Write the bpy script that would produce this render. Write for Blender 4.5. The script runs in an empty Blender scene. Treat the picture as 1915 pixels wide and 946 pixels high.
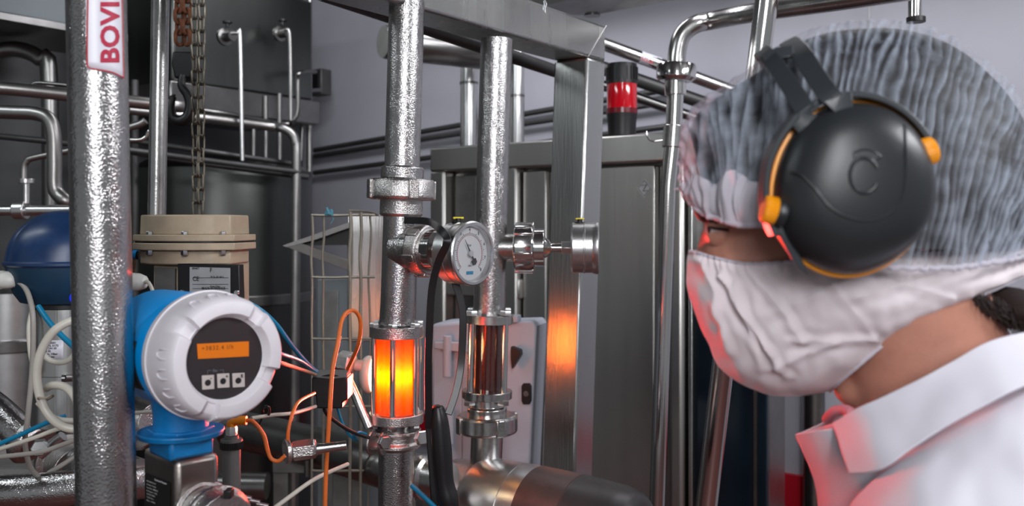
import bpy, bmesh, math, random
from mathutils import Vector, Matrix, noise
random.seed(7)
SC = bpy.context.scene
COL = SC.collection
pi = math.pi

# ------------------------------------------------------------------ camera, world, lights, exposure
F = 1700.0; CX = 957.5; CY = 420.0; EYE = 1.6          # frame 1915 x 946, lens shifted so that the horizon is at row 420
def P(px, py, d):
    return Vector(((px - CX) / F * d, d, EYE + (CY - py) / F * d))
def S(px, d):
    return px * d / F
cam_d = bpy.data.cameras.new('camera'); cam = bpy.data.objects.new('camera', cam_d); COL.objects.link(cam)
cam.location = (0, 0, EYE); cam.rotation_euler = (pi / 2, 0, 0)
cam_d.sensor_width = 36; cam_d.lens = 36 * F / 1915; cam_d.shift_y = (CY - 473) / 1915
cam_d.clip_start = 0.02; cam_d.clip_end = 60
cam_d.dof.use_dof = True; cam_d.dof.focus_distance = 1.25; cam_d.dof.aperture_fstop = 6.3
SC.camera = cam
SC.view_settings.view_transform = 'Standard'; SC.view_settings.look = 'None'
SC.view_settings.gamma = 1; SC.view_settings.use_curve_mapping = False
SC.view_settings.exposure = 0.0
w = bpy.data.worlds.new('world'); SC.world = w; w.use_nodes = True
w.node_tree.nodes['Background'].inputs[0].default_value = (0.64, 0.67, 0.70, 1)
w.node_tree.nodes['Background'].inputs[1].default_value = 0.36
try:
    SC.cycles.max_bounces = 8; SC.cycles.diffuse_bounces = 3; SC.cycles.glossy_bounces = 5
    SC.cycles.sample_clamp_indirect = 4.0; SC.cycles.caustics_reflective = False; SC.cycles.caustics_refractive = False
    SC.cycles.use_denoising = True
except Exception: pass
def area(name, loc, target, sx, sy, power, col):
    l = bpy.data.lights.new(name, 'AREA'); l.shape = 'RECTANGLE'; l.size = sx; l.size_y = sy
    l.energy = power; l.color = col
    o = bpy.data.objects.new(name, l); COL.objects.link(o); o.location = loc
    o.rotation_euler = (Vector(target) - Vector(loc)).to_track_quat('-Z', 'Y').to_euler()
    return o
def point(name, loc, power, col, r):
    l = bpy.data.lights.new(name, 'POINT'); l.energy = power; l.color = col; l.shadow_soft_size = r
    o = bpy.data.objects.new(name, l); COL.objects.link(o); o.location = loc
    return o
area('ceiling_tube_behind', (0.15, -0.9, 2.65), (0.0, 1.2, 1.3), 0.16, 1.3, 26, (0.96, 0.97, 1.0))
area('ceiling_tube_right', (1.9, 0.5, 2.65), (0.7, 1.4, 1.4), 1.3, 0.25, 30, (0.95, 0.96, 1.0))
area('ceiling_tube_far', (1.0, 2.0, 2.70), (1.0, 2.3, 0.5), 1.2, 0.2, 14, (0.95, 0.95, 1.0))
area('fill_behind_camera', (0.1, -2.3, 2.3), (0.4, 0.8, 1.5), 1.4, 0.5, 30, (0.97, 0.97, 1.0))  # added fill from behind the camera, brightens the mask
area('corner_wall_fill', (-0.25, 2.55, 2.8), (-0.2, 3.6, 1.6), 0.9, 0.16, 14, (0.95, 0.95, 1.0))  # added fill that lifts the white wall near the corner
area('ceiling_tube_left', (-1.7, 1.0, 2.65), (-1.3, 2.5, 1.5), 1.2, 0.16, 8, (0.9, 0.97, 1.0))

# ------------------------------------------------------------------ materials
def lin(c):
    c = c / 255.0
    return c / 12.92 if c <= 0.04045 else ((c + 0.055) / 1.055) ** 2.4
def rgb(r, g, b): return (lin(r), lin(g), lin(b), 1)
def mat(name, col, rough=0.5, metal=0.0, bump=0.0, bscale=200.0, stretch=None, var=0.0, vscale=12.0, drops=0.0, coat=0.0, rvar=0.0, spec=None, sub=0.0, emit=None, estr=0.0):
    m = bpy.data.materials.new(name); m.use_nodes = True
    nt = m.node_tree; b = nt.nodes['Principled BSDF']; L = nt.links
    b.inputs['Base Color'].default_value = col; b.inputs['Roughness'].default_value = rough; b.inputs['Metallic'].default_value = metal
    if coat: b.inputs['Coat Weight'].default_value = coat
    if spec is not None: b.inputs['Specular IOR Level'].default_value = spec
    if sub:
        b.inputs['Subsurface Weight'].default_value = sub; b.inputs['Subsurface Radius'].default_value = (0.012, 0.005, 0.003)
        b.inputs['Subsurface Scale'].default_value = 1.0
    if emit: b.inputs['Emission Color'].default_value = emit; b.inputs['Emission Strength'].default_value = estr
    tc = nt.nodes.new('ShaderNodeTexCoord'); mp = nt.nodes.new('ShaderNodeMapping')
    L.new(tc.outputs['Object'], mp.inputs[0])
    if stretch: mp.inputs['Scale'].default_value = stretch
    if var or rvar:
        n = nt.nodes.new('ShaderNodeTexNoise'); n.inputs['Scale'].default_value = vscale; n.inputs['Detail'].default_value = 5; n.inputs['Roughness'].default_value = 0.6
        L.new(mp.outputs[0], n.inputs['Vector'])
        if var:
            mx = nt.nodes.new('ShaderNodeMix'); mx.data_type = 'RGBA'
            mx.inputs['A'].default_value = tuple(c * (1 - var) for c in col[:3]) + (1,)
            mx.inputs['B'].default_value = tuple(min(1, c * (1 + var)) for c in col[:3]) + (1,)
            rm = nt.nodes.new('ShaderNodeMapRange'); rm.inputs[1].default_value = 0.3; rm.inputs[2].default_value = 0.7
            L.new(n.outputs['Fac'], rm.inputs[0]); L.new(rm.outputs[0], mx.inputs['Factor']); L.new(mx.outputs['Result'], b.inputs['Base Color'])
        if rvar:
            rr = nt.nodes.new('ShaderNodeMapRange'); rr.inputs[1].default_value = 0.3; rr.inputs[2].default_value = 0.7
            rr.inputs[3].default_value = max(0.03, rough - rvar); rr.inputs[4].default_value = rough + rvar
            L.new(n.outputs['Fac'], rr.inputs[0]); L.new(rr.outputs[0], b.inputs['Roughness'])
    last = None
    if bump:
        n2 = nt.nodes.new('ShaderNodeTexNoise'); n2.inputs['Scale'].default_value = bscale; n2.inputs['Detail'].default_value = 3
        L.new(mp.outputs[0], n2.inputs['Vector'])
        bp = nt.nodes.new('ShaderNodeBump'); bp.inputs['Strength'].default_value = bump; bp.inputs['Distance'].default_value = 0.002
        L.new(n2.outputs['Fac'], bp.inputs['Height']); last = bp
    if drops:
        vo = nt.nodes.new('ShaderNodeTexVoronoi'); vo.inputs['Scale'].default_value = 480
        nm = nt.nodes.new('ShaderNodeTexNoise'); nm.inputs['Scale'].default_value = 40; nm.inputs['Detail'].default_value = 3
        L.new(tc.outputs['Object'], vo.inputs['Vector']); L.new(tc.outputs['Object'], nm.inputs['Vector'])
        r1 = nt.nodes.new('ShaderNodeMapRange'); r1.inputs[1].default_value = 0.0; r1.inputs[2].default_value = 0.55; r1.inputs[3].default_value = 1; r1.inputs[4].default_value = 0
        L.new(vo.outputs['Distance'], r1.inputs[0])
        r2 = nt.nodes.new('ShaderNodeMapRange'); r2.inputs[1].default_value = 0.40; r2.inputs[2].default_value = 0.66
        L.new(nm.outputs['Fac'], r2.inputs[0])
        mu = nt.nodes.new('ShaderNodeMath'); mu.operation = 'MULTIPLY'; L.new(r1.outputs[0], mu.inputs[0]); L.new(r2.outputs[0], mu.inputs[1])
        b2 = nt.nodes.new('ShaderNodeBump'); b2.inputs['Strength'].default_value = drops; b2.inputs['Distance'].default_value = 0.0015
        L.new(mu.outputs[0], b2.inputs['Height'])
        if last: L.new(last.outputs[0], b2.inputs['Normal'])
        last = b2
    if last: L.new(last.outputs[0], b.inputs['Normal'])
    return m
M = {}
M['steel'] = mat('steel', (0.52, 0.51, 0.50, 1), 0.24, 1, bump=0.10, bscale=260, var=0.15, vscale=9, rvar=0.07)
M['steel_wet'] = mat('steel_wet', (0.46, 0.45, 0.45, 1), 0.22, 1, bump=0.28, bscale=420, var=0.15, vscale=7, drops=0.3, rvar=0.06)
M['steel_cast'] = mat('steel_cast', (0.50, 0.48, 0.47, 1), 0.30, 1, bump=0.45, bscale=480, var=0.2, vscale=20, rvar=0.06)
M['steel_shiny'] = mat('steel_shiny', (0.66, 0.65, 0.64, 1), 0.13, 1, bump=0.03, bscale=300)
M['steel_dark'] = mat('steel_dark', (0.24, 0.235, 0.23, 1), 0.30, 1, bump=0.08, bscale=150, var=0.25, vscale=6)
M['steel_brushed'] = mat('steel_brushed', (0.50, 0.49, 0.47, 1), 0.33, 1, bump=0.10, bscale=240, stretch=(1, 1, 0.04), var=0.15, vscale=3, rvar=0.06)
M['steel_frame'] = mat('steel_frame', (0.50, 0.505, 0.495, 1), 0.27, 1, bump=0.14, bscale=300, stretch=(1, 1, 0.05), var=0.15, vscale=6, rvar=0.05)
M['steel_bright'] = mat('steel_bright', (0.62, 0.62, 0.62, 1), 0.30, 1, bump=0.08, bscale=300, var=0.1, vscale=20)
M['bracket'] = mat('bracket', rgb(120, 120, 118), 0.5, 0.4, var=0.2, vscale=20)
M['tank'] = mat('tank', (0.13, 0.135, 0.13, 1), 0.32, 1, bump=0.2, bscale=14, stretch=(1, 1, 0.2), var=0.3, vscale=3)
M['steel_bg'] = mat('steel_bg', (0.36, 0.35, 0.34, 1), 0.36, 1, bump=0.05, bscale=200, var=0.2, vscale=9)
M['conduit'] = mat('conduit', rgb(78, 78, 78), 0.45, 0.6, var=0.2, vscale=8)
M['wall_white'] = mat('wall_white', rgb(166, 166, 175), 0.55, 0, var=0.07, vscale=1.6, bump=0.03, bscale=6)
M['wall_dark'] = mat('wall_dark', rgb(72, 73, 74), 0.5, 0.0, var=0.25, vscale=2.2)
M['ceiling'] = mat('ceiling', rgb(96, 96, 96), 0.7, 0, var=0.15, vscale=2)
M['floor'] = mat('floor', rgb(110, 60, 54), 0.5, 0, var=0.25, vscale=5)
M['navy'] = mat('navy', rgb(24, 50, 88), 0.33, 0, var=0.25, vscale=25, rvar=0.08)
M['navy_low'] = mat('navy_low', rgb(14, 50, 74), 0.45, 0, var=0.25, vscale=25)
M['blue'] = mat('blue', rgb(0, 165, 255), 0.40, 0, var=0.05, vscale=30, bump=0.05, bscale=500)
M['blue_worn'] = mat('blue_worn', rgb(10, 118, 182), 0.45, 0, var=0.25, vscale=45, bump=0.05, bscale=300)
M['grey_cover'] = mat('grey_cover', rgb(222, 218, 224), 0.48, 0, var=0.04, vscale=30, bump=0.04, bscale=700)
M['bezel'] = mat('bezel', rgb(42, 40, 42), 0.4, 0)
M['black'] = mat('black', rgb(20, 20, 22), 0.42, 0, var=0.2, vscale=40)
M['black_matt'] = mat('black_matt', rgb(17, 17, 18), 0.6, 0)
M['rubber'] = mat('rubber', rgb(26, 26, 28), 0.34, 0, bump=0.05, bscale=600)
M['beige'] = mat('beige', rgb(178, 161, 138), 0.42, 0, var=0.12, vscale=30, bump=0.12, bscale=600)
M['plate'] = mat('plate', rgb(176, 178, 180), 0.38, 0.3, var=0.1, vscale=40)
M['white'] = mat('white', rgb(214, 214, 208), 0.4, 0, var=0.05, vscale=30)
M['hose_white'] = mat('hose_white', rgb(200, 196, 184), 0.38, 0, var=0.1, vscale=30)
M['cable_grey'] = mat('cable_grey', rgb(150, 146, 140), 0.45, 0, var=0.1, vscale=30)
M['teal'] = mat('teal', rgb(6, 122, 162), 0.35, 0, var=0.1, vscale=30)
M['orange'] = mat('orange', rgb(214, 106, 42), 0.45, 0, var=0.12, vscale=30)
M['orange_bright'] = mat('orange_bright', rgb(246, 140, 22), 0.4, 0)
M['knob_yellow'] = mat('knob_yellow', rgb(252, 160, 8), 0.38, 0)
M['yellow'] = mat('yellow', rgb(226, 206, 40), 0.4, 0)
M['rust'] = mat('rust', rgb(104, 62, 40), 0.85, 0.1, var=0.45, vscale=60, bump=0.4, bscale=300)
M['chain'] = mat('chain', rgb(118, 112, 100), 0.42, 0.8, var=0.3, vscale=50)
M['plastic_box'] = mat('plastic_box', rgb(186, 190, 202), 0.4, 0, var=0.05, vscale=8)
M['cabinet_grey'] = mat('cabinet_grey', rgb(112, 120, 124), 0.5, 0, var=0.12, vscale=6)
M['ceramic'] = mat('ceramic', rgb(226, 222, 208), 0.3, 0)
M['muff'] = mat('muff', rgb(38, 41, 44), 0.36, 0, bump=0.06, bscale=900)
M['muff_band'] = mat('muff_band', rgb(52, 56, 60), 0.36, 0, bump=0.04, bscale=900)
M['skin'] = mat('skin', rgb(188, 132, 112), 0.5, 0, var=0.10, vscale=40, bump=0.12, bscale=600, sub=0.15)
M['brow'] = mat('brow', rgb(38, 24, 20), 0.7, 0)
M['eye_white'] = mat('eye_white', rgb(190, 170, 165), 0.2, 0)
M['hair'] = mat('hair', rgb(34, 34, 38), 0.6, 0, var=0.3, vscale=80, bump=0.6, bscale=90)
M['coat'] = mat('coat', rgb(226, 224, 234), 0.8, 0, bump=0.25, bscale=1100, var=0.02, vscale=12)
M['red'] = mat('red', rgb(186, 20, 40), 0.4, 0)
M['sticker'] = mat('sticker', rgb(222, 222, 232), 0.35, 0)
M['ink'] = mat('ink', rgb(24, 24, 26), 0.5, 0)
M['ink_red'] = mat('ink_red', rgb(176, 48, 58), 0.5, 0)
M['ink_white'] = mat('ink_white', rgb(196, 196, 196), 0.5, 0)
M['dial'] = mat('dial', rgb(196, 198, 200), 0.5, 0)
M['dirt'] = mat('dirt', rgb(150, 140, 122), 0.7, 0, var=0.2, vscale=60)
M['display'] = mat('display', rgb(210, 110, 16), 0.35, 0, emit=rgb(230, 120, 14), estr=0.10)
M['lamp_glow'] = mat('lamp_glow', (1, 0.9, 0.6, 1), 0.4, 0, emit=(1, 0.86, 0.5, 1), estr=12)
M['blue_glass'] = mat('blue_glass', rgb(18, 34, 46), 0.12, 0, var=0.4, vscale=2)
M['led_blue'] = mat('led_blue', rgb(20, 40, 230), 0.3, 0, emit=rgb(20, 40, 255), estr=1.0)
def nodes_mat(name):
    m = bpy.data.materials.new(name); m.use_nodes = True; nt = m.node_tree
    nt.nodes.remove(nt.nodes['Principled BSDF']); return m, nt, nt.nodes['Material Output']
m, nt, out = nodes_mat('glass_clear')
tr = nt.nodes.new('ShaderNodeBsdfTransparent'); gl = nt.nodes.new('ShaderNodeBsdfGlossy'); gl.inputs['Roughness'].default_value = 0.05
mx = nt.nodes.new('ShaderNodeMixShader'); mx.inputs[0].default_value = 0.06
nt.links.new(tr.outputs[0], mx.inputs[1]); nt.links.new(gl.outputs[0], mx.inputs[2]); nt.links.new(mx.outputs[0], out.inputs[0])
M['glass'] = m
def liquid(name, col, gloss, bumpst=0.3):                      # thin-walled tinted liquid that lets light through
    m, nt, out = nodes_mat(name)
    tl = nt.nodes.new('ShaderNodeBsdfTranslucent'); tl.inputs[0].default_value = col
    gl = nt.nodes.new('ShaderNodeBsdfGlossy'); gl.inputs['Roughness'].default_value = 0.12
    mx = nt.nodes.new('ShaderNodeMixShader'); mx.inputs[0].default_value = gloss
    n = nt.nodes.new('ShaderNodeTexNoise'); n.inputs['Scale'].default_value = 500
    b = nt.nodes.new('ShaderNodeBump'); b.inputs['Strength'].default_value = bumpst; b.inputs['Distance'].default_value = 0.001
    nt.links.new(n.outputs[0], b.inputs['Height']); nt.links.new(b.outputs[0], gl.inputs['Normal']); nt.links.new(b.outputs[0], tl.inputs['Normal'])
    nt.links.new(tl.outputs[0], mx.inputs[1]); nt.links.new(gl.outputs[0], mx.inputs[2]); nt.links.new(mx.outputs[0], out.inputs[0])
    return m
M['liquid_red'] = liquid('liquid_red', (1.0, 0.13, 0.0, 1), 0.02)
M['liquid_brown'] = mat('liquid_brown', rgb(66, 20, 12), 0.12, 0, var=0.5, vscale=40, stretch=(1, 1, 0.3), coat=0.5, bump=0.1, bscale=500)
m, nt, out = nodes_mat('fabric_sheer')                          # non-woven fabric, partly see-through
df = nt.nodes.new('ShaderNodeBsdfDiffuse'); df.inputs[0].default_value = rgb(205, 216, 232)
tl = nt.nodes.new('ShaderNodeBsdfTranslucent'); tl.inputs[0].default_value = rgb(225, 222, 232)
m1 = nt.nodes.new('ShaderNodeMixShader'); m1.inputs[0].default_value = 0.3
tr = nt.nodes.new('ShaderNodeBsdfTransparent'); m2 = nt.nodes.new('ShaderNodeMixShader')
n = nt.nodes.new('ShaderNodeTexNoise'); n.inputs['Scale'].default_value = 16; n.inputs['Detail'].default_value = 4
rr = nt.nodes.new('ShaderNodeMapRange'); rr.inputs[1].default_value = 0.3; rr.inputs[2].default_value = 0.7; rr.inputs[3].default_value = 0.60; rr.inputs[4].default_value = 0.84
ga_ = nt.nodes.new('ShaderNodeAttribute'); ga_.attribute_name = 'gather'
rg_ = nt.nodes.new('ShaderNodeMapRange'); rg_.inputs[1].default_value = -0.0025; rg_.inputs[2].default_value = 0.003; rg_.inputs[3].default_value = 0.36; rg_.inputs[4].default_value = -0.20
ad_ = nt.nodes.new('ShaderNodeMath'); ad_.operation = 'ADD'; ad_.use_clamp = True
nt.links.new(ga_.outputs['Fac'], rg_.inputs[0]); nt.links.new(n.outputs[0], rr.inputs[0]); nt.links.new(rr.outputs[0], ad_.inputs[0]); nt.links.new(rg_.outputs[0], ad_.inputs[1]); nt.links.new(ad_.outputs[0], m2.inputs[0])
nt.links.new(df.outputs[0], m1.inputs[1]); nt.links.new(tl.outputs[0], m1.inputs[2]); nt.links.new(m1.outputs[0], m2.inputs[1]); nt.links.new(tr.outputs[0], m2.inputs[2]); nt.links.new(m2.outputs[0], out.inputs[0])
M['cap_sheer'] = m
def fabric(name, col, transp, tl_f=0.3):
    m, nt, out = nodes_mat(name)
    df = nt.nodes.new('ShaderNodeBsdfDiffuse'); df.inputs[0].default_value = col
    tl = nt.nodes.new('ShaderNodeBsdfTranslucent'); tl.inputs[0].default_value = col
    m1 = nt.nodes.new('ShaderNodeMixShader'); m1.inputs[0].default_value = tl_f
    tr = nt.nodes.new('ShaderNodeBsdfTransparent'); m2 = nt.nodes.new('ShaderNodeMixShader'); m2.inputs[0].default_value = transp
    n = nt.nodes.new('ShaderNodeTexNoise'); n.inputs['Scale'].default_value = 700; n.inputs['Detail'].default_value = 4
    b = nt.nodes.new('ShaderNodeBump'); b.inputs['Strength'].default_value = 0.35; b.inputs['Distance'].default_value = 0.001
    nt.links.new(n.outputs[0], b.inputs['Height']); nt.links.new(b.outputs[0], df.inputs['Normal'])
    nt.links.new(df.outputs[0], m1.inputs[1]); nt.links.new(tl.outputs[0], m1.inputs[2]); nt.links.new(m1.outputs[0], m2.inputs[1]); nt.links.new(tr.outputs[0], m2.inputs[2]); nt.links.new(m2.outputs[0], out.inputs[0])
    return m
M['fabric_white'] = fabric('fabric_white', rgb(226, 222, 232), 0.06)
M['mask'] = fabric('mask', rgb(250, 240, 244), 0.04, 0.12)

# ------------------------------------------------------------------ mesh helpers
def frame(ax):
    ax = Vector(ax).normalized()
    r = Vector((0, 0, 1)) if abs(ax.z) < 0.9 else Vector((1, 0, 0))
    u = r.cross(ax).normalized(); v = ax.cross(u)
    return ax, u, v
def cr(pts, n=8, closed=False):                                  # smooth curve through points (tuples of any length)
    pts = [tuple(p) for p in pts]; out = []; N = len(pts)
    rng = range(N) if closed else range(N - 1)
    for i in rng:
        g = lambda k: pts[k % N] if closed else pts[max(0, min(N - 1, k))]
        a, b, c, d = g(i - 1), g(i), g(i + 1), g(i + 2)
        for j in range(n):
            t = j / n
            out.append(tuple(0.5 * (2 * q + (r - p) * t + (2 * p - 5 * q + 4 * r - s) * t * t + (3 * q - p - 3 * r + s) * t ** 3) for p, q, r, s in zip(a, b, c, d)))
    if not closed: out.append(pts[-1])
    return out
class MB:
    def __init__(s): s.v = []; s.f = []
    def add(s, vs, fs):
        n = len(s.v); s.v += [Vector(v) for v in vs]; s.f += [tuple(i + n for i in f) for f in fs]; return s
    def rings(s, rs, caps=True, closed=False):
        n = len(rs[0]); vs = [p for r in rs for p in r]; fs = []
        m = len(rs)
        for i in range(m if closed else m - 1):
            for j in range(n):
                a = i * n + j; b = i * n + (j + 1) % n; c = ((i + 1) % m) * n + (j + 1) % n; d = ((i + 1) % m) * n + j
                fs.append((a, b, c, d))
        if caps and not closed:
            fs.append(tuple(range(n))[::-1]); fs.append(tuple((m - 1) * n + j for j in range(n)))
        return s.add(vs, fs)
    def tube(s, path, r, seg=16, closed=False, caps=True):
        path = [Vector(p) for p in path]; N = len(path); rs = []
        u = None
        for i, p in enumerate(path):
            if closed: t = path[(i + 1) % N] - path[i - 1]
            else: t = path[min(N - 1, i + 1)] - path[max(0, i - 1)]
            t.normalize()
            if u is None: _, u, v = frame(t)
            else:
                u = (u - t * u.dot(t)).normalized(); v = t.cross(u)
            rr = r[i] if isinstance(r, (list, tuple)) else r
            rs.append([p + (u * math.cos(2 * pi * k / seg) + v * math.sin(2 * pi * k / seg)) * rr for k in range(seg)])
        return s.rings(rs, caps, closed)
    def lathe(s, o, ax, prof, seg=40, rot=0.0, caps=True):         # prof: (distance along the axis, radius)
        o = Vector(o); ax, u, v = frame(ax)
        return s.rings([[o + ax * h + (u * math.cos(rot + 2 * pi * k / seg) + v * math.sin(rot + 2 * pi * k / seg)) * r for k in range(seg)] for h, r in prof], caps)
    def cyl(s, a, b, r, seg=32):
        a = Vector(a); b = Vector(b); L = (b - a).length
        return s.lathe(a, b - a, [(0, r), (L, r)], seg)
    def box(s, c, ax, ay, az):                                     # half-vectors
        c = Vector(c); ax = Vector(ax); ay = Vector(ay); az = Vector(az)
        vs = [c + ax * i + ay * j + az * k for i in (-1, 1) for j in (-1, 1) for k in (-1, 1)]
        return s.add(vs, [(0, 1, 3, 2), (4, 6, 7, 5), (0, 4, 5, 1), (2, 3, 7, 6), (0, 2, 6, 4), (1, 5, 7, 3)])
    def prism(s, poly, ex):
        ex = Vector(ex); poly = [Vector(p) for p in poly]; n = len(poly)
        return s.add(poly + [p + ex for p in poly], [tuple(range(n))[::-1], tuple(range(n, 2 * n))] + [(i, (i + 1) % n, n + (i + 1) % n, n + i) for i in range(n)])
    def ell(s, c, a, b, d, nu=24, nv=14):                          # ellipsoid with half-axis vectors a, b, d (d = pole)
        c = Vector(c); a = Vector(a); b = Vector(b); d = Vector(d)
        rs = [[c + (a * math.cos(2 * pi * k / nu) + b * math.sin(2 * pi * k / nu)) * math.sin(pi * (i + 0.5) / nv) + d * math.cos(pi * (i + 0.5) / nv) for k in range(nu)] for i in range(nv)]
        return s.rings(rs)
    def grid(s, fn, nu, nv, closed_u=False):
        vs = [fn(i / nu, j / nv) for i in range(nu + 1) for j in range(nv + 1)]
        return s.add(vs, [(i * (nv + 1) + j, (i + 1) * (nv + 1) + j, (i + 1) * (nv + 1) + j + 1, i * (nv + 1) + j + 1) for i in range(nu) for j in range(nv)])
    def ribbon(s, path, w, h, nrm):                                # rectangular section: w across, h along nrm
        path = [Vector(p) for p in path]; N = len(path); rs = []
        for i, p in enumerate(path):
            t = (path[min(N - 1, i + 1)] - path[max(0, i - 1)]).normalized()
            n = nrm[i] if isinstance(nrm, list) else Vector(nrm)
            n = (n - t * n.dot(t)).normalized(); u = t.cross(n)
            ww = w[i] if isinstance(w, list) else w
            rs.append([p + u * ww / 2 + n * h / 2, p - u * ww / 2 + n * h / 2, p - u * ww / 2 - n * h / 2, p + u * ww / 2 - n * h / 2])
        return s.rings(rs)
def wloc(o):
    v = Vector((0, 0, 0))
    while o is not None: v = v + o.location; o = o.parent
    return v
def obj(name, mb, m, parent=None, bevel=0.0, solid=0.0, label=None, recalc=True, smooth=True, origin=None):
    me = bpy.data.meshes.new(name)
    off = wloc(parent) if parent else (Vector(origin) if origin is not None else sum(mb.v, Vector()) / max(1, len(mb.v)))
    me.from_pydata([v - off for v in mb.v], [], mb.f)
    if recalc:
        bm = bmesh.new(); bm.from_mesh(me); bmesh.ops.recalc_face_normals(bm, faces=bm.faces); bm.to_mesh(me); bm.free()
    if smooth:
        me.shade_smooth(); me.set_sharp_from_angle(angle=math.radians(38))
    me.materials.append(M[m] if isinstance(m, str) else m)
    o = bpy.data.objects.new(name, me); COL.objects.link(o)
    if parent: o.parent = parent
    else: o.location = off
    if solid:
        md = o.modifiers.new('solid', 'SOLIDIFY'); md.thickness = solid; md.offset = 0
    if bevel:
        md = o.modifiers.new('bevel', 'BEVEL'); md.width = bevel; md.segments = 2; md.limit_method = 'ANGLE'; md.angle_limit = math.radians(40)
    if label: o['label'] = label
    return o
def tag(o, label, cat, group=None, kind=None):
    o['label'] = label; o['category'] = cat
    if group: o['group'] = group
    if kind: o['kind'] = kind
    return o
def thing(name, label, cat, loc, group=None):
    o = bpy.data.objects.new(name, None); COL.objects.link(o); o.location = Vector(loc); o.empty_display_size = 0.02
    return tag(o, label, cat, group)
def struct(name, mb, m, **k):
    o = obj(name, mb, m, **k); o['kind'] = 'structure'; return o
def pipe(name, pts, w, m, label, cat='pipe', smooth=6, group=None, seg=24):
    """pts: (px, py, depth); w: width in px at the first depth"""
    path = [P(*p) for p in (cr(pts, smooth) if smooth > 1 and len(pts) > 2 else pts)]
    return tag(obj(name, MB().tube(path, S(w, pts[0][2]) / 2, seg), m), label, cat, group)
def text_geo(txt, size, bold=0.0, shear=0.0, space=1.0, sub=0):
    c = bpy.data.curves.new('t', 'FONT'); c.body = txt; c.size = size; c.offset = bold; c.shear = shear; c.space_character = space; c.resolution_u = 3
    o = bpy.data.objects.new('t', c); COL.objects.link(o)
    dg = bpy.context.evaluated_depsgraph_get(); me = bpy.data.meshes.new_from_object(o.evaluated_get(dg))
    if sub:
        bm = bmesh.new(); bm.from_mesh(me); bmesh.ops.triangulate(bm, faces=bm.faces)
        for _ in range(sub): bmesh.ops.subdivide_edges(bm, edges=[e for e in bm.edges if e.calc_length() > size * 0.06], cuts=1); bmesh.ops.triangulate(bm, faces=bm.faces)
        bm.to_mesh(me); bm.free()
    vs = [v.co.copy() for v in me.vertices]; fs = [tuple(p.vertices) for p in me.polygons]
    bpy.data.objects.remove(o); bpy.data.curves.remove(c); bpy.data.meshes.remove(me)
    return vs, fs
def text_on(mb, txt, size, fn, bold=0.0, shear=0.0, center=False, space=1.0):   # fn maps (x, y) in text metres onto the surface
    vs, fs = text_geo(txt, size, bold, shear, space)
    cx = (min(v.x for v in vs) + max(v.x for v in vs)) / 2 if center and vs else 0
    return mb.add([fn(v.x - cx, v.y) for v in vs], fs)
def plane_fn(o, X, Y, lift=0.0006):
    o = Vector(o); X = Vector(X).normalized(); Y = Vector(Y).normalized(); N = X.cross(Y)
    return lambda x, y, l=lift: o + X * x + Y * y + N * l
Z = Vector((0, 0, 1))
U = Vector((0.59, 0.807, 0)).normalized()       # runs away from the camera to the right
V = Vector((0.807, -0.59, 0)).normalized()      # runs towards the camera to the right

# ------------------------------------------------------------------ room
CORNER = Vector((P(566, 420, 4.2).x, 4.2, 0))
H = 2.9
def wall(name, a, b, z0, z1, m, thick, n):
    a = Vector(a); b = Vector(b)
    mb = MB().prism([a + Z * z0, b + Z * z0, b + Z * z1, a + Z * z1], Vector(n).normalized() * thick)
    return struct(name, mb, m)
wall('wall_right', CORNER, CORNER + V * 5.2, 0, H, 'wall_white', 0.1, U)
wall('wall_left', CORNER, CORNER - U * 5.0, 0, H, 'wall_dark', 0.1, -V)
struct('floor', MB().box((0.5, 1.8, -0.05), (4, 0, 0), (0, 4.2, 0), (0, 0, 0.05)), 'floor')
struct('ceiling', MB().box((0.5, 1.8, H + 0.05), (4, 0, 0), (0, 4.2, 0), (0, 0, 0.05)), 'ceiling')
# dark soffit on the right wall under the ceiling
a = CORNER + V * 1.05
struct('trim_1', MB().prism([a - U * 0.0 + Z * 2.47, a - U * 0.35 + Z * 2.47, a - U * 0.35 + Z * H, a + Z * H], V * 3.6), 'ceiling')
# joints between the wall panels
j = MB()
for t in (2.52, 3.35):
    q = CORNER + V * t - U * 0.001
    j.box(q + Z * 1.45, V * 0.003, U * 0.001, Z * 1.45)
struct('trim_2', j, 'plate')
# red plinth low on the wall
q = CORNER + V * 2.3
struct('baseboard_right', MB().box(q - U * 0.01 + Z * 0.77, V * 1.6, U * 0.01, Z * 0.05), 'red')
# vertical dark column in front of the right wall
struct('trim_3', MB().tube([P(1522, 250, 2.75) + U * 0.5] + [Vector(p) for p in cr([P(1522, 250, 2.75) + U * 0.1, P(1522, 252, 2.75) + U * 0.04, P(1522, 270, 2.75), P(1522, 320, 2.75)], 4)] + [P(1522, 1250, 2.75)], S(40, 2.75) / 2, 24), 'steel_dark')

# ------------------------------------------------------------------ background on the left
def vtank(name, px, d, w, py0, py1, m, label, bands=(), cat='tank'):
    r = S(w / 2, d); c0 = P(px, py0, d); z1 = P(px, py1, d).z
    t = thing(name, label, cat, (c0.x, c0.y, z1))
    o = Vector((c0.x, c0.y, z1)); h = c0.z - z1
    obj('shell', MB().lathe(o, Z, [(0, r), (h, r), (h + r * 0.12, r * 0.8), (h + r * 0.18, r * 0.3)], 64), m, t)
    for b in bands:
        zb = P(px, b, d).z - z1
        obj('rim_band', MB().lathe(o + Z * (zb - 0.018), Z, [(0, r + 0.014), (0.036, r + 0.014)], 64), 'steel_dark', t, bevel=0.003)
    return t
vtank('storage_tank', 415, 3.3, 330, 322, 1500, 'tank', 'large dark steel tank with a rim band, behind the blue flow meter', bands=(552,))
vtank('process_vessel', 18, 2.7, 150, 545, 1300, 'steel_bright', 'pale steel vessel at the left edge under the white cable glands', bands=(640,))
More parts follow.
